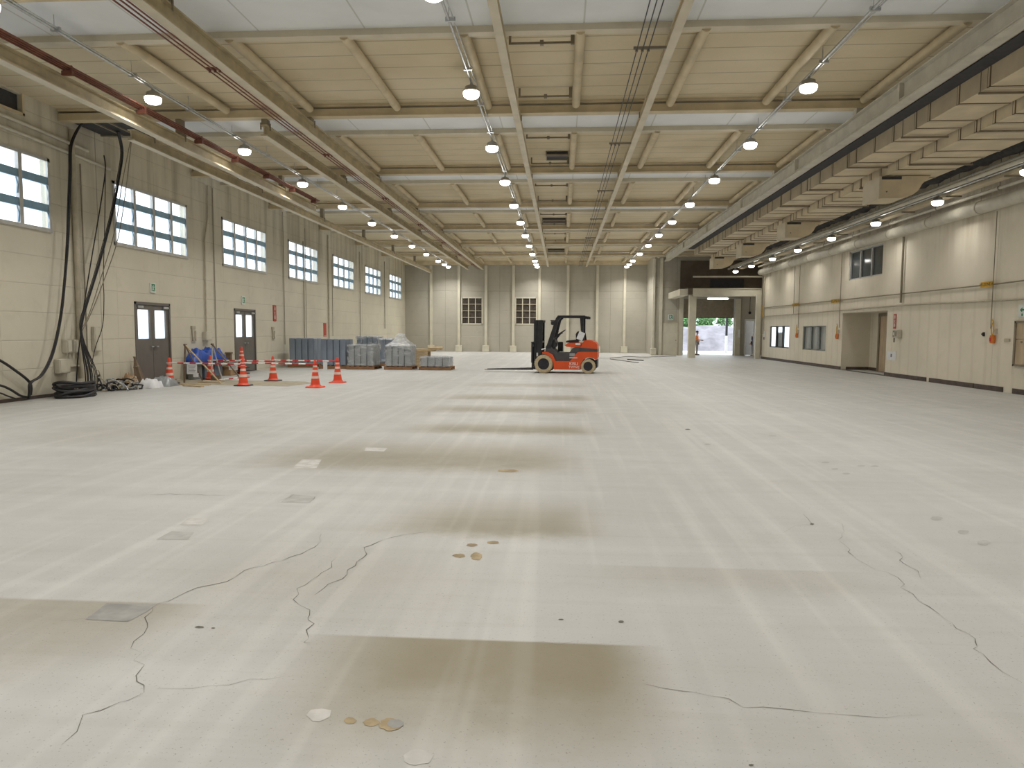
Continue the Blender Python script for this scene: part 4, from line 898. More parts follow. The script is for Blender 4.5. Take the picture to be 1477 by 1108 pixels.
def cone_bar(a, b, label, z=.6, group='cone bars', flat=False):
    a = Vector(a); b = Vector(b); L = (b - a).length; d = (b - a).normalized()
    t = thing('cone_bar', label, 'bar', (a + b) / 2, math.atan2(d.y, d.x), group)
    m = MB(); n = max(5, int(L / .2)); 
    tl = math.atan2((b - a).z, (b - a).xy.length)
    for i in range(n):
        x0 = -L / 2 + .07 + (L - .14) * i / n; x1 = -L / 2 + .07 + (L - .14) * (i + 1) / n
        m.cyl((x0, 0, x0 * math.tan(tl)), (x1, 0, x1 * math.tan(tl)), .019, n=8, mi=i % 2)
    m.build('bar_tube', [M['bar_white'], M['bar_red']], t)
    for s in (-1, 1):
        P = [Vector((s * L / 2 + .07 * math.cos(q), .07 * math.sin(q), s * L / 2 * math.tan(tl))) for q in [2 * PI * i / 16 for i in range(17)]]
        MB().tube(P, .012, 5).build('end_ring', M['bar_red'] if s > 0 else M['bar_white'], t)
    return t
zb = Vector((0, 0, .575))
cone_bar(CP['c1'] + zb, CP['c2'] + zb, 'red and white bar between the doorway cone and the middle front cone'); cone_bar(CP['c2'] + zb + Vector((0, 0, .035)), CP['c3'] + zb + Vector((0, 0, .035)), 'red and white bar between the middle front cone and the nearest cone')
cone_bar(CP['c4'] + zb, CP['c5'] + zb, 'red and white bar from the cone at the blue tarpaulin, rear row'); cone_bar(CP['c5'] + zb + Vector((0, 0, .035)), CP['c6'] + zb + Vector((0, 0, .035)), 'red and white bar in front of the slate steel stacks, rear row')
for k, (p, q) in enumerate([((-11.1, 18.42, .05), (-11.09, 19.6, .05)), ((-9.8, 19.9, .05), (-9.55, 21.0, .05))]):
    cone_bar(p, q, ['red and white bar lying on the floor at the first door', 'red and white bar lying on the floor behind the timber stand'][k], group='bars on the floor')
def notice(x, y, z, w, h, label, rz=0, tilt=0.0, lines=True):
    t = thing('paper_notice', label, 'notice', (x, y, z), rz)
    MB().box(-w / 2, w / 2, -.004, .004, -h, 0).box(-w / 2, w / 2, -.004, .035, -.002, .006).build('sheet', M['paper'], t)
    if lines:
        m = MB()
        for i in range(5): m.box(-w * .38 + .02 * (i % 2), w * (.38 - .08 * (i % 3)), -.0055, -.004, -h * (.2 + .15 * i), -h * (.2 + .15 * i) + h * .045)
        m.build('print', M['ink'], t)
    return t
notice(-10.0, 18.60, .55, .32, .27, 'grey paper notice hanging on the front bar by the first cone', -.17); notice(-9.9, 18.61, .302, .16, .1, 'small slip hanging under the grey notice', -.17, lines=False)
notice(-9.75, 20.5, .57, .30, .28, 'white paper notice hanging on the rear bar before the tarpaulin', -.2); notice(-6.72, 19.83, .58, .13, .22, 'narrow white slip hanging on the rear bar beside the last cone', -.2, lines=False)

# leaning wooden stands
def easel(name, label, top, feet, mats, rs):
    t = thing(name, label, 'stand', (feet[0][0], feet[0][1], 0))
    for f, m_, r in zip(feet, mats, rs): rel(t, MB().cyl(f, top, r, n=8)).build('leg', m_, t)
    rel(t, MB().cyl((top[0], top[1] - .05, top[2]), (top[0], top[1] + .05, top[2]), .03, n=8)).build('hinge', M['timber_dk'], t)
easel('timber_stand', 'A shaped timber stand with a dark post beside the first left door', (-10.5, 19.2, 1.06), [(-10.5, 19.1, 0), (-9.42, 19.05, 0), (-10.3, 19.75, 0)], [M['timber_dk'], M['timber'], M['timber_dk']], [.025, .022, .02])
easel('timber_stand', 'A shaped timber stand in front of the blue tarpaulin', (-10.22, 20.2, 1.06), [(-10.25, 20.15, 0), (-9.1, 19.75, 0), (-10.15, 20.6, 0)], [M['alu'], M['timber_dk'], M['alu']], [.022, .022, .02])
tag(MB().box(-10.2, -9.6, 19.25, 19.65, .001, .035).build('plywood_sheet', M['tan_board']), 'tan plywood sheet lying on the floor behind the first cone', 'board')
tag(MB().box(-10.2, -9.95, 20.0, 20.12, .001, .16).build('timber_block', M['timber_dk']), 'dark timber block on the floor under the timber stand', 'timber')

# boxes, bins and tarpaulin along the wall
def crate(name, label, x0, x1, y0, y1, h, mat, cat):
    t = thing(name, label, cat, ((x0 + x1) / 2, (y0 + y1) / 2, 0))
    rel(t, MB().bbox(x0 + .02, x1 - .02, y0 + .02, y1 - .02, 0, h - .05, .015)).build('crate_body', mat, t); rel(t, MB().bbox(x0, x1, y0, y1, h - .05, h, .01)).build('rim', mat, t); return t
crate('plastic_crate', 'grey green plastic crate under the left end of the tarpaulin', -11.1, -10.86, 20.35, 20.85, .45, M['crate'], 'crate'); crate('plastic_crate', 'slate plastic bin under the middle of the tarpaulin', -11.12, -10.84, 20.95, 21.45, .45, M['bin'], 'bin')
crate('plastic_crate', 'slate plastic bin under the right end of the tarpaulin', -11.1, -10.86, 21.6, 22.15, .45, M['bin'], 'bin'); crate('cardboard_box', 'brown cardboard box right of the tarpaulin', -11.1, -10.7, 22.35, 22.8, .3, M['card'], 'box'); crate('cardboard_box', 'small dark brown box upright behind the tarpaulin', -11.15, -10.95, 22.86, 23.04, .74, M['timber_dk'], 'box')
r3 = random.Random(21); m = MB(); nu, nv = 46, 16; vs = []
bl = [(-11.0, 20.4, .2, .34), (-10.95, 20.75, .25, .40), (-11.0, 21.05, .2, .36), (-10.92, 21.4, .22, .32), (-11.0, 21.75, .26, .42), (-10.92, 22.05, .24, .36), (-10.9, 21.2, .18, .3)]
for i in range(nu + 1):
    for j in range(nv + 1):
        u, v = i / nu, j / nv; y = 20.2 + 2.15 * u; x = XL + .09 + .36 * v
        e = min(1, 5 * min(u, 1 - u)) ** .5 * min(1, 3.4 * min(v + .25, 1 - v)) ** .5; h = .35 + .035 * math.sin(5.2 * (y - 20.2) + .6) + .03 * math.sin(9.3 * y + 6 * x)
        fold = .05 * (1 - abs(math.sin(7.1 * y + 5 * x + 1.2 * math.sin(3 * y)))) + .05 * (1 - abs(math.sin(12.2 * y - 9 * x + 2))) + .03 * math.sin(23 * y + 15 * x)
        vs.append((x + .03 * math.sin(9 * y), y + .03 * math.sin(13 * x + 5 * y), .505 + e * (h + fold - .03) + r3.uniform(-.006, .006) - (1 - e) * .03 * (v > .5)))
fs = [(i * (nv + 1) + j, (i + 1) * (nv + 1) + j, (i + 1) * (nv + 1) + j + 1, i * (nv + 1) + j + 1) for i in range(nu) for j in range(nv)]
m.add(vs, fs, 0, True); tp = m.build('tarpaulin', M['tarp']); so = tp.modifiers.new('thick', 'SOLIDIFY'); so.thickness = .015
tag(tp, 'crumpled blue tarpaulin heaped over the bins by the left wall', 'tarpaulin')
for k in range(3):
    c = dup(cA); c.location = (-10.8, 23.35, .1 * k); c['label'] = ['lowest of the nested cones standing by the second left door', 'middle one of the nested cones by the second left door', 'topmost of the nested cones by the second left door'][k]; c['group'] = 'nested cones'

# ------------------------------------------------------------------ pallets of steel boxes
def make_pallet(w, d, wood=None):
    wood = wood or M['pallet']
    t = thing('pallet', 'x', 'pallet'); h = .13
    for i in range(6):
        x = -w / 2 + (w - .1) * i / 5; MB().box(x, x + .1, -d / 2, d / 2, h - .022, h).build('top_board', wood, t)
    for q in (-1, 0, 1):
        y = q * (d / 2 - .05); MB().box(-w / 2, w / 2, y - .045, y + .045, .022, h - .022).build('bearer', wood, t)
        MB().box(-w / 2, w / 2, y - .05, y + .05, 0, .022).build('bottom_board', wood, t)
    return t
def make_box(w, d, h, mat):
    m = MB().bbox(-w / 2, w / 2, -d / 2, d / 2, 0, h, .014).box(-w / 2 + .03, w / 2 - .03, -d / 2 - .003, -d / 2, .04, h - .04)
    return tag(m.build('steel_box', mat), 'x', 'box')
WORDS = ['leftmost', 'second from the left', 'third from the left', 'rightmost']
def stack(x0, y, w, d, h, mat, nm, rz=0.0, nx=4, ny=2, film=None, zbase=.13):
    p = make_pallet(w + .12, d + .1); p.location = (x0 + w / 2, y + d / 2, 0); p.rotation_euler = (0, 0, rz); p['label'] = 'brown pallet under the %s' % nm; p['group'] = 'loaded pallets'
    bw, bd = w / nx - .02, d / ny - .02; first = None; c = Vector((x0 + w / 2, y + d / 2, 0)); R = Matrix.Rotation(rz, 3, 'Z')
    for j in range(ny):
        for i in range(nx):
            b = first = make_box(bw, bd, h, mat) if first is None else dup(first)
            q = R @ Vector((-w / 2 + w * (i + .5) / nx, -d / 2 + d * (j + .5) / ny, zbase)); b.location = c + q; b.rotation_euler = (0, 0, rz)
            b['label'] = '%s %s box of the %s' % ('front' if j == 0 else 'rear', (WORDS[i] if nx == 4 else ['left', 'right'][i]), nm); b['group'] = 'steel boxes of the ' + nm
    if film:
        r4 = random.Random(len(nm)); top = h + zbase; peak = film; m = MB(); n = 40; e = .03
        def per(k, s, z, wob):
            u = k / n * 4; sd = int(u) % 4; f_ = u - int(u)
            px, py = [(-1 + 2 * f_, -1), (1, -1 + 2 * f_), (1 - 2 * f_, 1), (-1, 1 - 2 * f_)][sd]
            return ((w / 2 + e) * px * s + wob * r4.uniform(-1, 1), (d / 2 + e) * py * s + wob * r4.uniform(-1, 1), z + wob * r4.uniform(-1, 1))
        rings = [[per(k, 1.0, z, .008) for k in range(n)] for z in [zbase + .02 + (top - zbase) * q / 6 for q in range(7)]]
        rings.append([per(k, 1.0, top + .025, .012) for k in range(n)])
        if peak > 0.05: 
            rings += [[per(k, s, top + peak * zq, .01) for k in range(n)] for s, zq in ((.86, .14), (.62, .32), (.42, .55), (.27, .82), (.2, 1.0), (.17, .97))]
        else: rings += [[per(k, s, top + .03, .004) for k in range(n)] for s in (.8, .5, .2)]
        m.loft(rings[:8], 0, False, True).loft(rings[7:], 1 if peak > .05 else 0, False, True)
        f = m.build('stretch_film', [M['film'], M['film_bunch']], None, c); f.rotation_euler = (0, 0, rz); tag(f, 'clear crinkled stretch film around the %s' % nm, 'film')
stack(-10.82, 27.6, 1.02, .95, 1.03, M['slate'], 'tall slate stack by the left wall door')
stack(-9.3, 26.9, 1.0, 1.0, 1.02, M['slate'], 'tall slate stack, second from the left')
stack(-8.75, 29.9, .92, .8, 1.08, M['slate'], 'set back slate stack behind the wrapped one', film=.02)
stack(-8.1, 26.55, .95, 1.1, .80, M['greybox'], 'wrapped grey stack in the middle', film=.03)
stack(-7.62, 29.25, .6, .8, 1.0, M['slate'], 'lilac stack left of the peaked film', nx=2, film=.04)
stack(-6.66, 26.6, .95, 1.0, .76, M['greybox'], 'grey stack under peaked film', film=.48)
stack(-5.32, 26.55, 1.12, .85, .36, M['greybox'], 'low grey stack nearest the forklift', film=.015)
for k in range(5):
    p = make_pallet(.55, .8, M['timber']); p.location = (-5.72, 29.0, .131 * k); p['label'] = 'empty pallet in the small pile between the peaked stack and the low stack, %s' % ['lowest', 'second', 'middle', 'fourth', 'topmost'][k]; p['group'] = 'empty pallets in the small pile'
for k, (x, y, z, a, w_) in enumerate([(-5.72, 29.0, .656, .1, 1.1), (-5.55, 29.05, .70, -.08, 1.2)]):
    o = MB().bbox(-w_ / 2, w_ / 2, -.28, .28, 0, .04, .01).build('timber_board', M['timber'], None, (x, y, z)); o.rotation_euler = (0, 0, a); tag(o, ['lower timber board on the small pallet pile', 'upper timber board on the small pallet pile'][k], 'board')
t = thing('paper_sack', 'tan paper sack lying on the boards of the small pallet pile', 'sack', (-5.2, 29.05, .741)); MB().loft([[(.02 + x, y * s_, z) for y, z in [(-.2, 0), (.2, 0), (.22, .04), (.16, .1), (-.16, .1), (-.22, .04)]] for x, s_ in ((-.3, .8), (-.2, 1), (.2, 1), (.3, .8))]).build('sack_body', M['timber'], t); MB().box(-.005, .05, -.1, .1, .1, .104).build('print', M['card'], t)

# ------------------------------------------------------------------ forklift
FK = thing('forklift', 'orange and black forklift standing on the open floor with forks down', 'forklift', (0.33, 25.78, 0), rz=-math.radians(6))
def fx(cx): return (cx - 640) / 409.0
def fz(cy): return (1000 - cy) / 409.0
def side(pts, y0, y1, name, mat, parent=FK, m=None):
    m = m or MB(); m.prism([(fx(a), fz(b)) for a, b in pts], y0, y1, 'y'); return m.build(name, mat, parent)
HW = .54
# chassis and orange body
side([(440, 822), (650, 822), (700, 770), (760, 690), (805, 682), (1046, 682), (1048, 760), (1030, 800), (985, 772), (915, 765), (850, 790), (812, 850), (800, 945), (440, 945)], -HW, HW, 'chassis', M['orange'])
side([(250, 690), (330, 690), (400, 730), (445, 822), (440, 945), (425, 945), (410, 850), (370, 770), (300, 722), (250, 722)], -HW - .02, HW + .02, 'front_fender', M['orange'])
side([(300, 600), (360, 590), (400, 640), (460, 700), (640, 700), (690, 630), (800, 622), (805, 680), (760, 690), (700, 770), (650, 822), (445, 822), (400, 730), (330, 690), (290, 690)], -HW + .04, HW - .04, 'step_frame', M['grey_band'])
side([(805, 624), (1044, 640), (1046, 682), (805, 682)], -HW - .006, HW + .006, 'grey_stripe', M['grey_band'])
side([(852, 520), (900, 514), (960, 520), (1010, 540), (1040, 575), (1044, 640), (805, 624), (830, 560)], -HW, HW, 'counterweight', M['orange'])
side([(1018, 790), (1046, 800), (1044, 910), (1026, 925), (1005, 860)], -.40, .40, 'tow_block', M['black_steel'])
hood = side([(580, 585), (615, 558), (800, 555), (806, 624), (700, 622), (600, 612), (578, 600)], -.46, .46, 'hood', M['orange']); 
side([(728, 560), (800, 560), (800, 585), (728, 585)], -.465, -.455, 'label_plate', M['white'], hood)
# seat
st = side([(582, 530), (600, 524), (735, 508), (760, 520), (760, 552), (585, 555)], -.25, .25, 'seat', M['black']); side([(728, 520), (722, 430), (745, 392), (775, 388), (785, 420), (790, 525)], -.24, .24, 'backrest', M['black'], st)
# overhead guard
for s in (-1, 1):
    y = s * .47
    side([(296, 640), (372, 640), (478, 230), (512, 196), (470, 162), (440, 200)], y - .035, y + .035, 'front_pillar', M['black_steel'])
    side([(790, 190), (842, 185), (842, 400), (866, 520), (820, 530), (806, 400)], y - .035, y + .035, 'rear_pillar', M['black_steel'])
g = MB().box(fx(468), fx(862), -.505, -.44, fz(193), fz(160)).box(fx(468), fx(862), .44, .505, fz(193), fz(160))
for k in range(8): 
    xx = fx(475 + k * 53); g.box(xx, xx + .05, -.44, .44, fz(185), fz(164))
g.build('guard_roof', M['black_steel'], FK)
for s in (-1, 1):
    t = MB().box(fx(862), fx(918), s * .36 - .06, s * .36 + .06, fz(208), fz(172)).box(fx(850), fx(870), s * .36 - .03, s * .36 + .03, fz(200), fz(165)).build('rear_lamp', M['black_steel'], FK)
    t = MB().bbox(fx(372), fx(428), s * .44 - .07, s * .44 + .07, fz(300), fz(236), .02).box(fx(360), fx(440), s * .44 - .02, s * .44 + .02, fz(240), fz(228)).build('headlight', M['black_steel'], FK)
    MB().box(fx(368), fx(372), s * .44 - .055, s * .44 + .055, fz(292), fz(244)).build('lens', M['dark_glass'], t)
# cowl, steering, pedals box
side([(300, 640), (330, 560), (390, 500), (420, 505), (440, 560), (430, 610), (400, 645), (440, 700), (300, 690)], -.42, .42, 'cowl', M['black_steel'])
sw = MB(); c0 = Vector((fx(500), 0, fz(408))); ax = Vector((-.55, 0, .83)).normalized(); u = Vector((0, 1, 0)); w_ = ax.cross(u)
sw.tube([c0 + (u * math.cos(q) + w_ * math.sin(q)) * .17 for q in [2 * PI * i / 24 for i in range(25)]], .016, 6)
for q in (0, 2.1, 4.2): sw.cyl(c0, c0 + (u * math.cos(q) + w_ * math.sin(q)) * .17, .011, n=6)
o = sw.build('steering_wheel', M['black'], FK); MB().cyl((fx(405), 0, fz(520)), c0, .045, .03, n=8).build('steering_column', M['black_steel'], FK)
MB().cyl((fx(440), -.28, fz(490)), (fx(470), -.28, fz(395)), .012, n=6).lathe([(.0, -.02), (.02, 0), (0, .02)], (fx(470), -.28, fz(392)), 8).build('lever', M['black'], FK)
MB().cyl((fx(440), -.34, fz(500)), (fx(525), -.34, fz(412)), .014, n=6).bbox(fx(505), fx(535), -.37, -.31, fz(425), fz(398), .008).build('lever', M['black'], FK)
MB().bbox(fx(445), fx(518), .12, .34, fz(690), fz(545), .02).build('side_box', M['black'], FK)
side([(645, 705), (725, 705), (725, 750), (645, 750)], -HW + .025, -HW + .04, 'badge', M['greybox']); side([(645, 765), (760, 765), (760, 778), (645, 778)], -HW - .003, -HW + .04, 'trim_line', M['cone_white'])
text_mesh('lettering', 'KISU', .15, M['white'], FK, (fx(708), -HW - .003, fz(858)), (PI / 2, 0, 0), spacing=1.0); text_mesh('lettering', 'TWWE', .125, M['white'], FK, (fx(712), -HW - .003, fz(908)), (PI / 2, 0, 0), spacing=.95)
# wheels
def wheel(x, r, wdt, y, nm):
    s = -1 if y < 0 else 1; z = r
    m = MB(); prof = [(r * .62, -wdt / 2), (r * .9, -wdt / 2), (r * .96, -wdt * .42), (r * .96, wdt * .42), (r * .9, wdt / 2), (r * .62, wdt / 2)]
    m.lathe(prof + [prof[0]], (x, y, z), 40, axis='y', smooth=False, cap=False)
    for k in range(26):
        a = 2 * PI * k / 26; 
        for sd in (-1, 1):
            c = Vector((x + math.cos(a) * r * .965, y + sd * wdt * .26, z + math.sin(a) * r * .965)); e1 = Vector((math.cos(a), 0, math.sin(a))); e2 = Vector((-math.sin(a), 0, math.cos(a))); e3 = Vector((0, 1, 0))
            P = [c + e1 * i * r * .035 + e2 * j * r * .07 + e3 * l * wdt * .22 for i in (-1, 1) for j in (-1, 1) for l in (-1, 1)]
            m.add(P, [(0, 1, 3, 2), (4, 6, 7, 5), (0, 4, 5, 1), (2, 3, 7, 6), (0, 2, 6, 4), (1, 5, 7, 3)])
    t = m.build(nm, M['tyre'], FK)
    MB().lathe([(r * .64, -wdt * .40), (r * .64, wdt * .40)], (x, y, z), 28, axis='y').lathe([(r * .3, -.02), (r * .28, .0), (r * .2, .03)], (x, y + s * wdt * .42, z), 16, axis='y').build('rim', M['hub'], t)
    m = MB()
    for k in range(6): a = 2 * PI * k / 6; m.cyl((x + math.cos(a) * r * .4, y + s * wdt * .38, z + math.sin(a) * r * .4), (x + math.cos(a) * r * .4, y + s * wdt * .44, z + math.sin(a) * r * .4), .018, n=6)
    m.build('wheel_bolts', M['black_steel'], t)
for s in (-1, 1):
    wheel(fx(270), .33, .22, s * (HW - .05), 'front_wheel'); wheel(fx(915), .263, .19, s * (HW - .12), 'rear_wheel')
MB().cyl((fx(270), -.4, .33), (fx(270), .4, .33), .09, n=10).cyl((fx(915), -.4, .263), (fx(915), .4, .263), .06, n=8).build('axle', M['black_steel'], FK)
# mast, carriage, forks
for s in (-1, 1):
    y = s * .30
    MB().box(fx(150), fx(235), y - .045, y + .045, fz(955), fz(238)).box(fx(112), fx(152), y - .08 * 1, y - .0, fz(950), fz(232)).build('mast_rail', M['black_steel'], FK)
    MB().cyl((fx(195), s * .2, fz(930)), (fx(195), s * .2, fz(420)), .035, n=10).cyl((fx(195), s * .2, fz(420)), (fx(195), s * .2, fz(250)), .022, n=8).build('lift_cylinder', M['galv'], FK)
    MB().cyl((fx(225), s * .33, fz(660)), (fx(330), s * .33, fz(640)), .028, n=8).build('tilt_cylinder', M['galv'], FK)
    f = side([(78, 560), (96, 560), (98, 940), (98, 960), (-634, 968), (-634, 962), (60, 936), (78, 925)], s * .24 - .06, s * .24 + .06, 'fork', M['black_steel'])
MB().box(fx(112), fx(245), -.36, .36, fz(262), fz(228)).box(fx(150), fx(230), -.34, .34, fz(560), fz(530)).box(fx(150), fx(230), -.34, .34, fz(920), fz(880)).box(fx(236), fx(250), -.1, .1, fz(345), fz(240)).build('mast_crossbar', M['black_steel'], FK)
m = MB().box(fx(96), fx(122), -.5, .5, fz(620), fz(575)).box(fx(96), fx(122), -.5, .5, fz(900), fz(850))
for k in range(7): y = -.48 + .16 * k; m.box(fx(82), fx(100), y - .012, y + .012, fz(850), fz(548))
m.box(fx(78), fx(102), -.5, .5, fz(556), fz(545)); m.build('load_backrest', M['black_steel'], FK)
MB().tube([(fx(165), -.02, fz(250)), (fx(160), -.02, fz(600)), (fx(150), -.02, fz(850))], .018, 6).tube([(fx(165), .06, fz(250)), (fx(160), .06, fz(600)), (fx(150), .06, fz(850))], .018, 6).build('lift_chain', M['galv'], FK)
MB().bbox(fx(140), fx(175), -.36, -.33, fz(760), fz(705), .008).build('marker_plate', M['white'], FK)
mw = FK.matrix_world if False else Matrix.Translation(FK.location) @ Matrix.Rotation(FK.rotation_euler.z, 4, 'Z')
t = thing('paper_sheet', 'white paper sheet hung on the rear pillar of the forklift', 'notice', mw @ Vector((fx(806), -.515, fz(455))), FK.rotation_euler.z)
o = MB().box(-.11, .11, -.006, 0, -.145, .145).build('sheet', M['paper'], t); o.rotation_euler = (0, math.radians(22), 0)
MB().cyl((.03, -.004, .16), (.0, .004, .21), .006, n=5).build('string', M['conduit'], t)

# cables on the floor by the step wall
for k, (pts, r) in enumerate([([(880, 517), (892, 516), (905, 514.6), (930, 515.5), (975, 514)], .014), ([(905, 519.3), (918, 520.0), (928, 520.6)], .026), ([(880, 518.4), (900, 521), (915, 523), (921, 523.4)], .016)]):
    P = [on_z(*p) + Vector((0, 0, r)) for p in pts]
    for p in P: p.y = min(p.y, YS - .1); p.z = r
    tag(MB().tube(smooth(P), r, 6).build('floor_cable', M['black']), ['long black cable on the floor along the step wall', 'short thick black cable on the floor right of the forklift', 'curved thin black cable on the floor right of the forklift'][k], 'cable')

# ------------------------------------------------------------------ goods entrance
t = thing('trim_13', 'beige steel canopy frame with post in front of the goods entrance', 'canopy frame', (7.3, 41.9, 0), kind='structure')
rel(t, MB().box(7.34, 7.72, 41.7, 42.1, 0, 3.62)).build('post', M['post'], t); rel(t, MB().box(10.92, 11.18, 41.0, 41.2, 0, 3.62)).build('post', M['post'], t)
rel(t, MB().box(7.45, 11.29, 41.35, 41.62, 3.55, 3.95).box(7.45, 11.29, 41.3, 41.7, 3.93, 3.97).box(7.45, 11.29, 41.3, 41.7, 3.53, 3.57)).build('beam', M['post'], t)
rel(t, MB().box(6.75, 7.2, 41.62, 46.1, 3.58, 3.95)).build('beam', M['post'], t); rel(t, MB().box(7.2, 7.45, 41.4, 41.7, 3.62, 3.97)).build('end_plate', M['brown_panel'], t)
t = thing('fluorescent_lamp', 'lit fluorescent lamp under the entrance canopy', 'lamp', (9.25, 43.2, 3.5)); MB().box(-.62, .62, -.06, .06, .0, .05).box(-.5, -.46, -.01, .01, .05, .47).box(.46, .5, -.01, .01, .05, .47).build('lamp_housing', M['white'], t); MB().bbox(-.6, .6, -.07, .07, -.07, -.002, .02).build('lens', M['tube_lens'], t)
struct('ceiling_canopy', MB().box(7.2, 11.29, 41.72, 46.1, 3.97, 4.03), M['brown_panel'], 'brown board roof over the goods entrance', 'canopy roof')
d = thing('door_4', 'grey brown roller shutter half open over the goods entrance', 'roller shutter', (7.72, YS, 0), kind='structure')
m = MB()
for k in range(12): z = 2.42 + k * .1; m.box(7.72, 10.95, YS + .04, YS + .07, z, z + .092).box(7.72, 10.95, YS + .03, YS + .08, z + .092, z + .1)
rel(d, m).build('shutter_curtain', M['conduit'], d); rel(d, MB().box(7.72, 10.95, YS + .03, YS + .09, 2.38, 2.42)).build('bottom_rail', M['black_steel'], d); rel(d, MB().box(7.70, 7.76, YS - .02, YS + .12, 0, 3.6).box(10.91, 10.97, YS - .02, YS + .12, 0, 3.6)).build('guide_rail', M['alu'], d)
d = thing('door_5', 'white framed open side door right of the shutter', 'door', (11.68, YS, 0), kind='structure')
rel(d, MB().box(11.6, 11.68, YS - .06, YS + .1, 0, 2.25).box(12.2, 12.34, YS - .06, YS + .1, 0, 2.25).box(11.6, 12.34, YS - .06, YS + .1, 2.2, 2.32)).build('door_frame', M['white'], d); rel(d, MB().box(11.3, 13.3, YS + 1.5, YS + 1.55, 0, 2.4)).build('door_leaf', M['door_gr'], d)  # the leaf behind the frame is an added backing hiding the bright yard
d = thing('door_6', 'beige flush exit door in the end wall left of the shutter', 'door', (6.45, YS, 0), kind='structure')
rel(d, MB().box(6.45, 7.42, YS - .03, YS - .001, 0, 2.05)).build('door_leaf', M['post'], d); rel(d, MB().box(6.4, 6.47, YS - .045, YS - .001, 0, 2.1).box(7.4, 7.47, YS - .045, YS - .001, 0, 2.1).box(6.4, 7.47, YS - .05, YS - .001, 2.05, 2.12)).build('door_frame', M['conduit_lt'], d); rel(d, MB().cyl((7.3, YS - .08, .95), (7.3, YS - .03, .95), .035, n=8)).build('handle', M['conduit'], d)
struct('wall_upper_panel', MB().box(7.5, 12.58, YS - .06, YS - .003, 4.05, 6.0), M['brown_panel'], 'dark brown panelling above the goods entrance', 'wall panel')
tag(MB().box(9.35, 11.45, YS - .12, YS - .062, 4.15, 4.85).build('shutter_housing', M['dark']), 'black shutter housing on the brown panelling above the entrance', 'housing', kind='structure')
t = thing('wall_bell', 'small black bell on the wall right of the shutter', 'bell', (11.9, YS - .02, 2.72)); MB().lathe([(.09, 0), (.08, -.05), (.02, -.07)], (0, 0, 0), 14, axis='y').build('bell_body', M['black'], t); MB().cyl((0, -.01, .08), (0, -.01, 1.0), .012, n=6).build('cable', M['black'], t)
tag(MB().bbox(11.16, 11.27, YS - .26, YS - .202, 1.15, 1.65, .01).build('control_panel', M['white']), 'white slim shutter control panel on the pilaster', 'panel')
t = thing('wall_pipes', 'bundle of brown pipes beside the right entrance post', 'pipes', (11.2, 41.0, 0))
for k, (x, y) in enumerate([(11.24, 40.98), (11.24, 40.86), (11.24, 40.7)]): rel(t, MB().cyl((x, y, (.2, 2.3, 1.4)[k]), (x, y, (4.6, 3.0, 4.6)[k]), .03, n=8)).build('pipe', [M['conduit'], M['yellow'], M['conduit_lt']][k], t)
tag(MB().cyl((7.4, 41.2, 4.62), (11.28, 41.2, 4.62), .05, n=8).build('cross_pipe', M['girder_r']), 'grey pipe crossing above the entrance canopy', 'pipe')

# ------------------------------------------------------------------ outdoors beyond the entrance
struct('ground_outside', MB().box(-30, 60, YS + .22, 75, -.12, -.02), M['concrete_out'], 'sunlit pale yard outside the entrance', 'ground')
r5 = random.Random(11); m = MB(); nx_, ny_ = 40, 8; vs = []
for i in range(nx_ + 1):
    for j in range(ny_ + 1):
        x = 2 + 24 * i / nx_; v = j / ny_; vs.append((x, 58 + 6 * v, -.02 + (2.05 * min(1, v * 1.4) ** .8 * (1 - .03 * abs(x - 12.5)) + r5.uniform(-.12, .12)) * (v > 0)))
m.add(vs, [(i * (ny_ + 1) + j, (i + 1) * (ny_ + 1) + j, (i + 1) * (ny_ + 1) + j + 1, i * (ny_ + 1) + j + 1) for i in range(nx_) for j in range(ny_)], 0, True)
tag(m.build('stone_bank', M['stone']), 'pale stone bank across the yard outside the entrance', 'bank', kind='structure')
def bush(x, y, z, r, label, seed):
    r6 = random.Random(seed); t = thing('bush', label, 'bush', (x, y, z), group='bushes beyond the yard'); m = MB()
    for _ in range(650):
        d = Vector((r6.gauss(0, 1), r6.gauss(0, 1), r6.gauss(0, 1))).normalized(); p = d * r * r6.uniform(.55, 1.0); p.z = p.z * .8 + r * .8
        a = Vector((r6.uniform(-1, 1), r6.uniform(-1, 1), r6.uniform(-1, 1))).normalized() * r * .13; b = a.orthogonal().normalized() * r * .08
        m.quad(p - a, p + b, p + a, p - b)
    m.build('foliage', M['leaf'], t); MB().cyl((0, 0, -z - .02), (0, 0, r), .06, .03, n=6).build('stem', M['timber_dk'], t)
BL = ['leafy green bush at the left of the gap by the entrance post', 'leafy green bush just right of the entrance post', 'leafy green bush above the stone bank in the middle', 'leafy green bush above the stone bank, right of middle', 'leafy green bush behind the dark gate post', 'leafy green bush at the far right of the opening', 'tall green bush farther back in the middle']
for k, (x, y, z, r) in enumerate([(9.8, 65.5, 1.75, .78), (11.42, 65.4, 1.8, .78), (13.03, 65.5, 1.85, .78), (14.65, 65.4, 1.8, .78), (16.3, 65.5, 1.7, .80), (18.1, 65.5, 1.6, .9), (12.6, 69, 1.0, 2.0)]): bush(x, y, z, r, BL[k], 40 + k)
t = thing('gate_post', 'dark gate post standing in the yard outside the entrance', 'post', (11.8, 52, -.02)); MB().box(-.07, .07, -.07, .07, 1.25, 2.7).build('post_top', M['black_steel'], t); MB().box(-.08, .08, -.08, .08, 0, 1.25).build('post_base', M['white'], t)
t = thing('yard_gate', 'pale open gate leaf right of the dark gate post', 'gate', (12.3, 51, -.02))
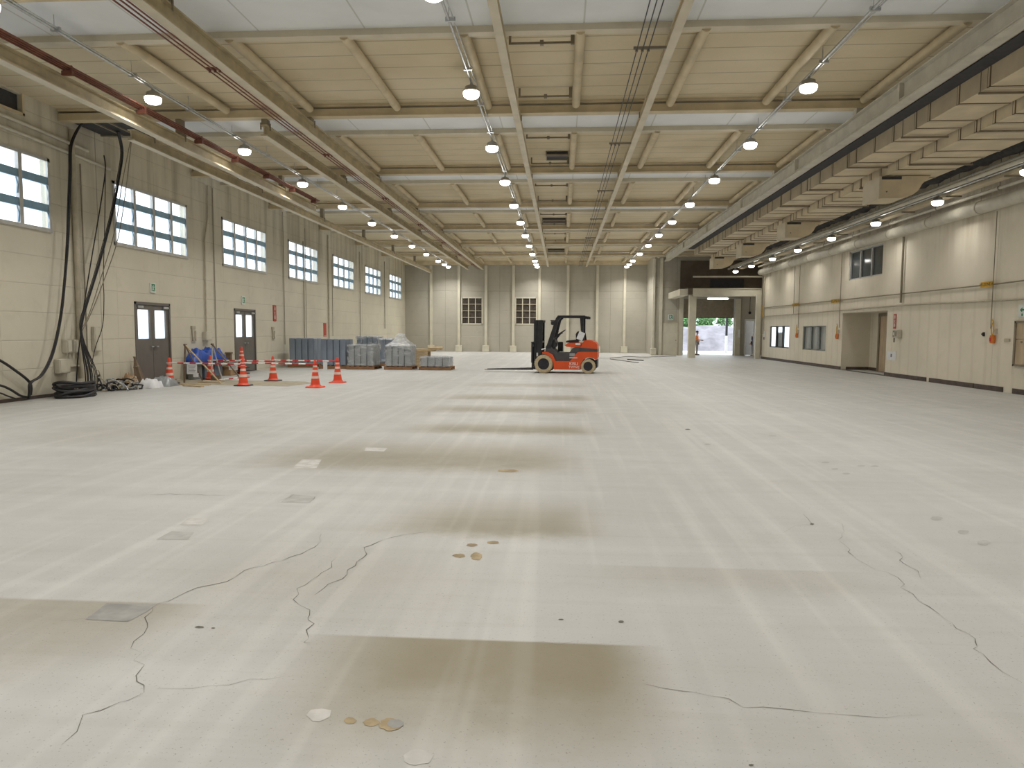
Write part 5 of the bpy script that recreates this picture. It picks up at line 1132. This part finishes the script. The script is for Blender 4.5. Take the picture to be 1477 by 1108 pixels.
MB().box(.2, .26, -.03, .03, 0, 2.4).box(.8, .86, -.03, .03, 0, 2.4).box(.2, .86, -.02, .02, 2.34, 2.4).box(.2, .86, -.02, .02, .1, .16).build('gate_frame', M['white'], t)
m = MB()
for k in range(5): m.box(.3 + k * .1, .33 + k * .1, -.012, .012, .16, 2.34)
m.build('gate_bars', M['white'], t)

# ------------------------------------------------------------------ people (one skinned surface each)
def person(label, loc, rz, pose, top, bottom, H=1.6, hat=None):
    t = thing('person', label, 'person', loc, rz); k = H / 1.7
    J = dict(pel=(0, 0, .92), wai=(0, 0, 1.08), che=(0, 0, 1.3), nck=(0, 0, 1.45), hd=(0, -.01, 1.56), top=(0, -.01, 1.68),
             hl=(.09, 0, .9), kl=(.10, -.02, .5), al=(.11, .01, .08), tl=(.12, -.13, .035), hr=(-.09, 0, .9), kr=(-.10, -.02, .5), ar=(-.11, .01, .08), tr=(-.12, -.13, .035),
             sl=(.18, 0, 1.38), el=(.24, .03, 1.12), wl=(.22, -.1, .9), sr=(-.18, 0, 1.38), er=(-.24, .03, 1.12), wr=(-.22, -.1, .9))
    J.update(pose)
    names = list(J); V = [Vector(J[n]) * k for n in names]
    E = [('pel', 'wai'), ('wai', 'che'), ('che', 'nck'), ('nck', 'hd'), ('hd', 'top'), ('pel', 'hl'), ('hl', 'kl'), ('kl', 'al'), ('al', 'tl'), ('pel', 'hr'), ('hr', 'kr'), ('kr', 'ar'), ('ar', 'tr'), ('che', 'sl'), ('sl', 'el'), ('el', 'wl'), ('che', 'sr'), ('sr', 'er'), ('er', 'wr')]
    rad = dict(pel=.13, wai=.12, che=.15, nck=.055, hd=.085, top=.075, hl=.085, kl=.06, al=.042, tl=.035, hr=.085, kr=.06, ar=.042, tr=.035, sl=.06, el=.043, wl=.03, sr=.06, er=.043, wr=.03)
    idx = {n: i for i, n in enumerate(names)}; edges = [(idx[a], idx[b]) for a, b in E]
    def skin(nm, sel, scale, mat, parent, extra=()):
        ns = [n for n in names if n in sel]; im = {n: i for i, n in enumerate(ns)}; vv = [V[idx[n]] for n in ns] + [Vector(p[1]) * k for p in extra]; ee = [(im[a], im[b]) for a, b in E if a in im and b in im]
        for q, p in enumerate(extra): ee.append((im[p[0]] if p[0] in im else len(ns) + int(p[0]), len(ns) + q))
        me = bpy.data.meshes.new(nm); me.from_pydata([tuple(v) for v in vv], ee, []); o = bpy.data.objects.new(nm, me); COL.objects.link(o); o.parent = parent
        md = o.modifiers.new('skin', 'SKIN'); md.use_smooth_shade = True
        for i, sv in enumerate(me.skin_vertices[0].data):
            r = (rad[ns[i]] if i < len(ns) else extra[i - len(ns)][2]) * k * scale; sv.radius = (r, r); sv.use_root = (i == 0)
        o.modifiers.new('sub', 'SUBSURF').levels = 1; o.modifiers['sub'].render_levels = 2; me.materials.append(mat); return o
    hands = []
    for s, w0, e0 in (('l', 'wl', 'el'), ('r', 'wr', 'er')):
        d = (Vector(J[w0]) - Vector(J[e0])).normalized(); b = Vector(J[w0]) + d * .08; hands.append((w0, tuple(b), .03))
    ex = list(hands)
    for h, (w0, e0) in enumerate((('wl', 'el'), ('wr', 'er'))):
        d = (Vector(J[w0]) - Vector(J[e0])).normalized(); sdir = d.orthogonal().normalized(); b = Vector(hands[h][1])
        for q, l in enumerate((.065, .075, .07, .055)): ex.append((str(h), tuple(b + d * l + sdir * (.018 * (q - 1.5) * 1.3)), .009))
        ex.append((w0, tuple(Vector(J[w0]) + d * .06 + sdir * .055), .010))
    body = skin('body', names, 1.0, M['skin'], t, ex)
    skin('jacket', ['wai', 'che', 'pel', 'sl', 'el', 'sr', 'er'], 1.13, top, t); skin('trousers', ['pel', 'hl', 'kl', 'al', 'hr', 'kr', 'ar'], 1.15, bottom, t)
    for a, b in (('al', 'tl'), ('ar', 'tr')):
        p = V[idx[b]]; q = V[idx[a]]; MB().loft([[(x + (p.x + q.x) / 2, y, z) for x, z in ((-.05 * w2, 0), (.05 * w2, 0), (.05 * w2, .03), (0.0, hh), (-.05 * w2, .03))] for y, w2, hh in ((q.y + .07, .8, .1), ((p.y + q.y) / 2, 1.0, .1), (p.y - .04, .7, .05))]).build('shoe', M['shoe'], t)
    hc = (V[idx['hd']] + V[idx['top']]) / 2
    MB().lathe([(.100 * k, .0), (.104 * k, .04 * k), (.085 * k, .09 * k), (.03 * k, .118 * k)], (hc.x, hc.y + .012, hc.z - .0), 16).build('hair' if not hat else 'helmet', hat or M['hair'], t)
    f = MB()
    for s in (-1, 1): f.lathe([(.0, -.008), (.012, 0), (0, .008)], (hc.x + s * .03 * k, hc.y - .088 * k, hc.z - .03 * k), 8).lathe([(0, -.025), (.018, 0), (0, .025)], (hc.x + s * .092 * k, hc.y, hc.z - .035 * k), 8)
    f.build('eyes_and_ears', M['hair'] if False else M['skin'], t); MB().lathe([(.004, .02), (.014, -.015), (0, -.02)], (hc.x, hc.y - .092 * k, hc.z - .055 * k), 8).build('nose', M['skin'], t); MB().box(hc.x - .022, hc.x + .022, hc.y - .086 * k, hc.y - .075 * k, hc.z - .09 * k, hc.z - .084 * k).build('mouth', M['hair'], t)
    return t
person('person in an orange vest standing at the entrance beside the canopy post', (8.80, 47.0, -.02), math.radians(70), dict(wl=(.2, -.28, 1.06), el=(.26, -.02, 1.1), wr=(-.12, -.3, 1.08), er=(-.25, -.04, 1.1)), M['hivis'], M['trouser'], 1.56)
person('person in dark navy workwear half hidden in the white framed doorway', (12.42, 46.95, -.02), math.radians(-60), dict(wl=(.26, -.2, 1.0)), M['navy'], M['navy'], 1.52, M['helmet'])
